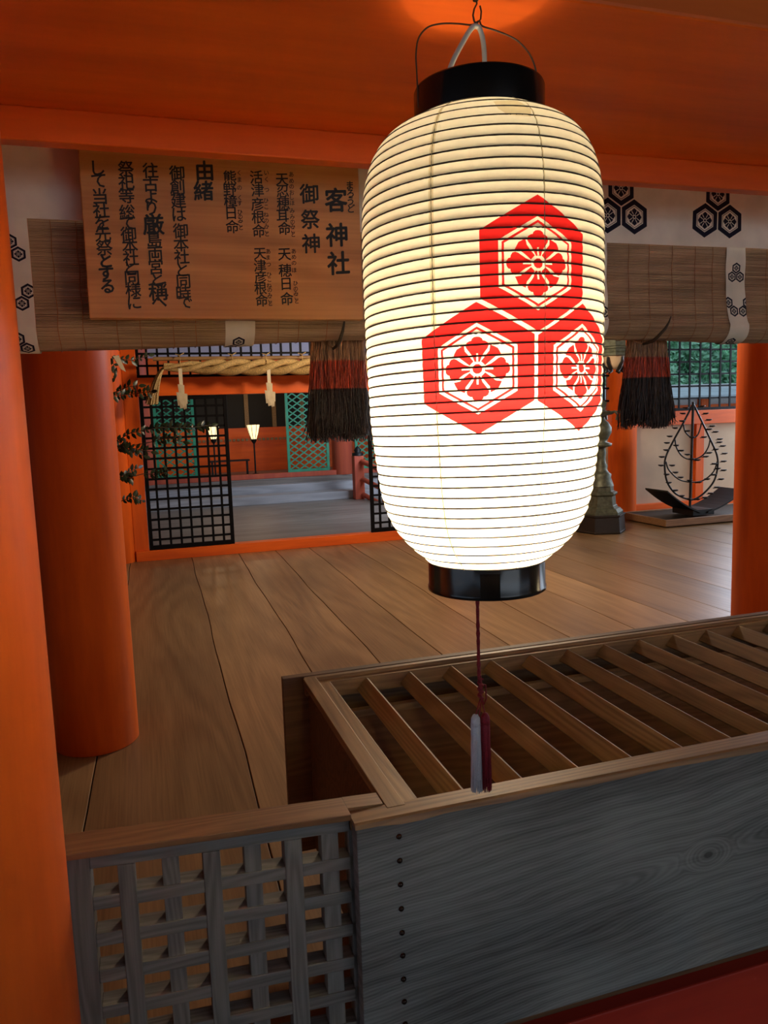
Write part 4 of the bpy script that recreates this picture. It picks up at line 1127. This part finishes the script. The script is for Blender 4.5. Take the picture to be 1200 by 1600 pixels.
# ---- iron candle rack on a wooden tray
def candle_rack():
    Y = 8.15
    t = thing('candle_rack', 'black iron teardrop candle rack with many small dishes before the cream wall', 'rack', tuple(W(1078, 797, Y)))
    Q = lambda x, y, dy=0: W(880+x/3.75, 500+y/3.75, Y+dy)
    def curve(pts, r, name):
        p = [Q(*a) for a in pts]; q = []
        for i in range(len(p)-1):
            a, b_, c_, d_ = p[max(i-1, 0)], p[i], p[i+1], p[min(i+2, len(p)-1)]
            for k in range(6):
                u = k/6; q.append(.5*((2*b_)+(c_-a)*u+(2*a-5*b_+4*c_-d_)*u*u+(3*b_-a-3*c_+d_)*u**3))
        q.append(p[-1]); MB().tube(q, r, 6).build(name, m_iron, t)
    MB().tube([Q(762, 480), Q(742, 1105)], .016, 8).build('central_pole', m_iron, t)
    curve([(762, 490), (700, 610), (645, 710), (602, 800), (595, 870), (610, 950), (650, 1010), (700, 1040), (750, 1055)], .012, 'outer_hoop')
    curve([(762, 490), (810, 590), (862, 700), (900, 790), (905, 860), (885, 940), (840, 1000), (790, 1040), (750, 1055)], .012, 'outer_hoop')
    curve([(602, 830), (620, 880), (680, 935), (750, 950), (820, 940), (880, 890), (902, 830)], .009, 'inner_hoop')
    curve([(655, 700), (665, 750), (700, 800), (755, 818), (815, 795), (850, 745), (862, 690)], .009, 'inner_hoop')
    curve([(705, 610), (715, 655), (755, 690), (790, 670), (812, 600)], .009, 'inner_hoop')
    cups = [(712,516),(808,506),(695,548),(830,548),(690,592),(848,585),(650,633),(722,650),(868,622),(850,640),(888,655),(618,682),(748,688),(820,686),(602,720),(912,698),(910,716),(655,735),(598,762),(930,738),(888,758),(685,765),(572,802),(940,782),(850,778),(722,788),(782,820),(568,852),(632,852),(935,828),(900,870),(652,893),(935,880),(600,905),(682,922),(875,906),(838,932),(735,940),(920,932),(612,953),(790,950),(895,980),(650,998),(858,1015),(688,1030),(728,1048),(782,1050),(825,1040),(830,800),(745,815),(880,842)]
    for x, y in cups:
        p = Q(x, y)
        MB().lathe([(.010, p.z-.012), (.016, p.z-.010), (.036, p.z), (.038, p.z+.010), (.034, p.z+.010), (.0001, p.z+.004)], (p.x, Y-.02), 10).tube([(p.x, Y-.02, p.z-.006), (p.x+(.05 if x < 760 else -.05), Y, p.z-.008)], .005, 4).build('candle_dish', m_iron, t)
    # curved drip tray
    def wing(pa, pb, nm):
        mb = MB(); n = 8; vs = []
        for i in range(n+1):
            u = i/n; a = pa.lerp(pb, u); sag = -.05*sin(pi*u)
            for dy, dz in ((-.22, 0), (.22, .0), (.22, -.02), (-.22, -.02)): vs.append((a.x, a.y+dy, a.z+sag*(.6)+dz))
        fs = [(i*4+k, i*4+(k+1) % 4, (i+1)*4+(k+1) % 4, (i+1)*4+k) for i in range(n) for k in range(4)]+[(3, 2, 1, 0), (n*4, n*4+1, n*4+2, n*4+3)]
        mb.add(vs, fs).build(nm, m_iron, t)
    wing(Q(545, 992), Q(740, 1112), 'drip_tray'); wing(Q(990, 985), Q(780, 1112), 'drip_tray')
    b0 = Q(700, 1115); b1 = Q(820, 1115)
    MB().box(b0.x, b1.x, Y-.2, Y+.2, b0.z-.05, b0.z+.02).build('foot', m_iron, t)
candle_rack()
def tray():
    a = W(1012, 822, 8.0)
    t = thing('wooden_tray', 'low wooden framed tray on the floor under the iron candle rack', 'tray', (7.0, 8.15, 0))
    x0, x1, y0, y1 = 6.10, 8.3, 7.84, 8.75
    MB().box(x0, x1, y0, y0+.04, .015, .10).build('front_board', m_cap, t, .004)
    MB().box(x0, x1, y1-.04, y1, .015, .10).build('back_board', m_cap, t, .004)
    MB().box(x0, x0+.04, y0+.04, y1-.04, .015, .10).build('side_board', m_cap, t, .004)
    MB().box(x1-.04, x1, y0+.04, y1-.04, .015, .10).build('side_board', m_cap, t, .004)
    MB().box(x0+.04, x1-.04, y0+.04, y1-.04, .04, .085).build('black_liner', m_iron, t)
    for x in (x0+.1, x1-.2): MB().box(x, x+.1, y0+.06, y1-.06, 0, .04).build('runner', m_boxdark, t)
tray()

# ================================================================== OUTSIDE, SEEN THROUGH THE LATTICE
def outside():
    Y = 20
    z = lambda py, Y=20: W(1100, py, Y).z
    t = thing('corridor_roof', 'pale blue-grey roofed corridor beyond the lattice window', 'building', (16, 21, -1.3))
    MB().prism([(19.4, z(622)), (19.4, z(622)+.08), (21.5, z(603)), (23.5, z(622)), ], 'X', 4, 34).build('roof', m_roof, t)
    MB().box(4, 34, 21.4, 21.6, z(603)-.03, z(603)+.10).build('ridge', m_whitewall, t)
    MB().box(4, 34, 20.4, 20.5, -1.3, z(622)).build('wall', m_whitewall, t)
    for i in range(12): MB().box(5+i*2.4, 5.3+i*2.4, 20.2, 20.4, -1.3, z(622)).build('post', m_verm_v, t)
    MB().box(4, 34, 20.3, 20.42, z(632)-.2, z(632)).build('rail', m_verm, t)
    r = random.Random(8)
    proto = None
    def tree(x, y, s, label, mat):
        t = thing('leafy_tree', label, 'tree', (x, y, -1.3), 'trees beyond the lattice window')
        MB().tube([(x, y, -1.3), (x+.1, y, 2), (x, y+.1, 5*s)], [.22, .17, .06], 8).build('trunk', m_twig, t)
        mb = MB()
        blobs = [(r.uniform(-1.7, 1.7)*s, r.uniform(-.9, .9)*s, r.uniform(1.2, 6.5)*s, r.uniform(.8, 1.3)*s) for _ in range(22)]
        for bx, by, bz, br in blobs:
            for _ in range(420):
                d = Vector((r.gauss(0, 1), r.gauss(0, 1), r.gauss(0, 1))).normalized()*br*r.uniform(.75, 1.05)
                p = Vector((x+bx, y+by, -1.3+bz))+d
                u = Vector((r.gauss(0, 1), r.gauss(0, 1), r.gauss(0, 1))).normalized(); v = u.orthogonal().normalized(); L = r.uniform(.10, .2)
                mb.add([p-u*L, p+v*L*.5, p+u*L, p-v*L*.5], [(0, 1, 2, 3)])
        mb.build('crown', mat, t)
    k = 0
    words = ['dark green leafy tree in the front row beyond the corridor roof, leftmost', 'pale green leafy tree in the rear row beyond the corridor roof, leftmost',
             'dark green leafy tree in the front row beyond the corridor roof, second from left', 'pale green leafy tree in the rear row beyond the corridor roof, second from left',
             'dark green leafy tree in the front row beyond the corridor roof, second from right', 'pale green leafy tree in the rear row beyond the corridor roof, second from right',
             'dark green leafy tree in the front row beyond the corridor roof, rightmost', 'pale green leafy tree in the rear row beyond the corridor roof, rightmost']
    for k in range(8):
        tree(12.4+1.75*k, 25+(k % 2)*3.6, .95+.12*(k % 2), words[k], m_tree2 if k % 2 else m_tree)
outside()
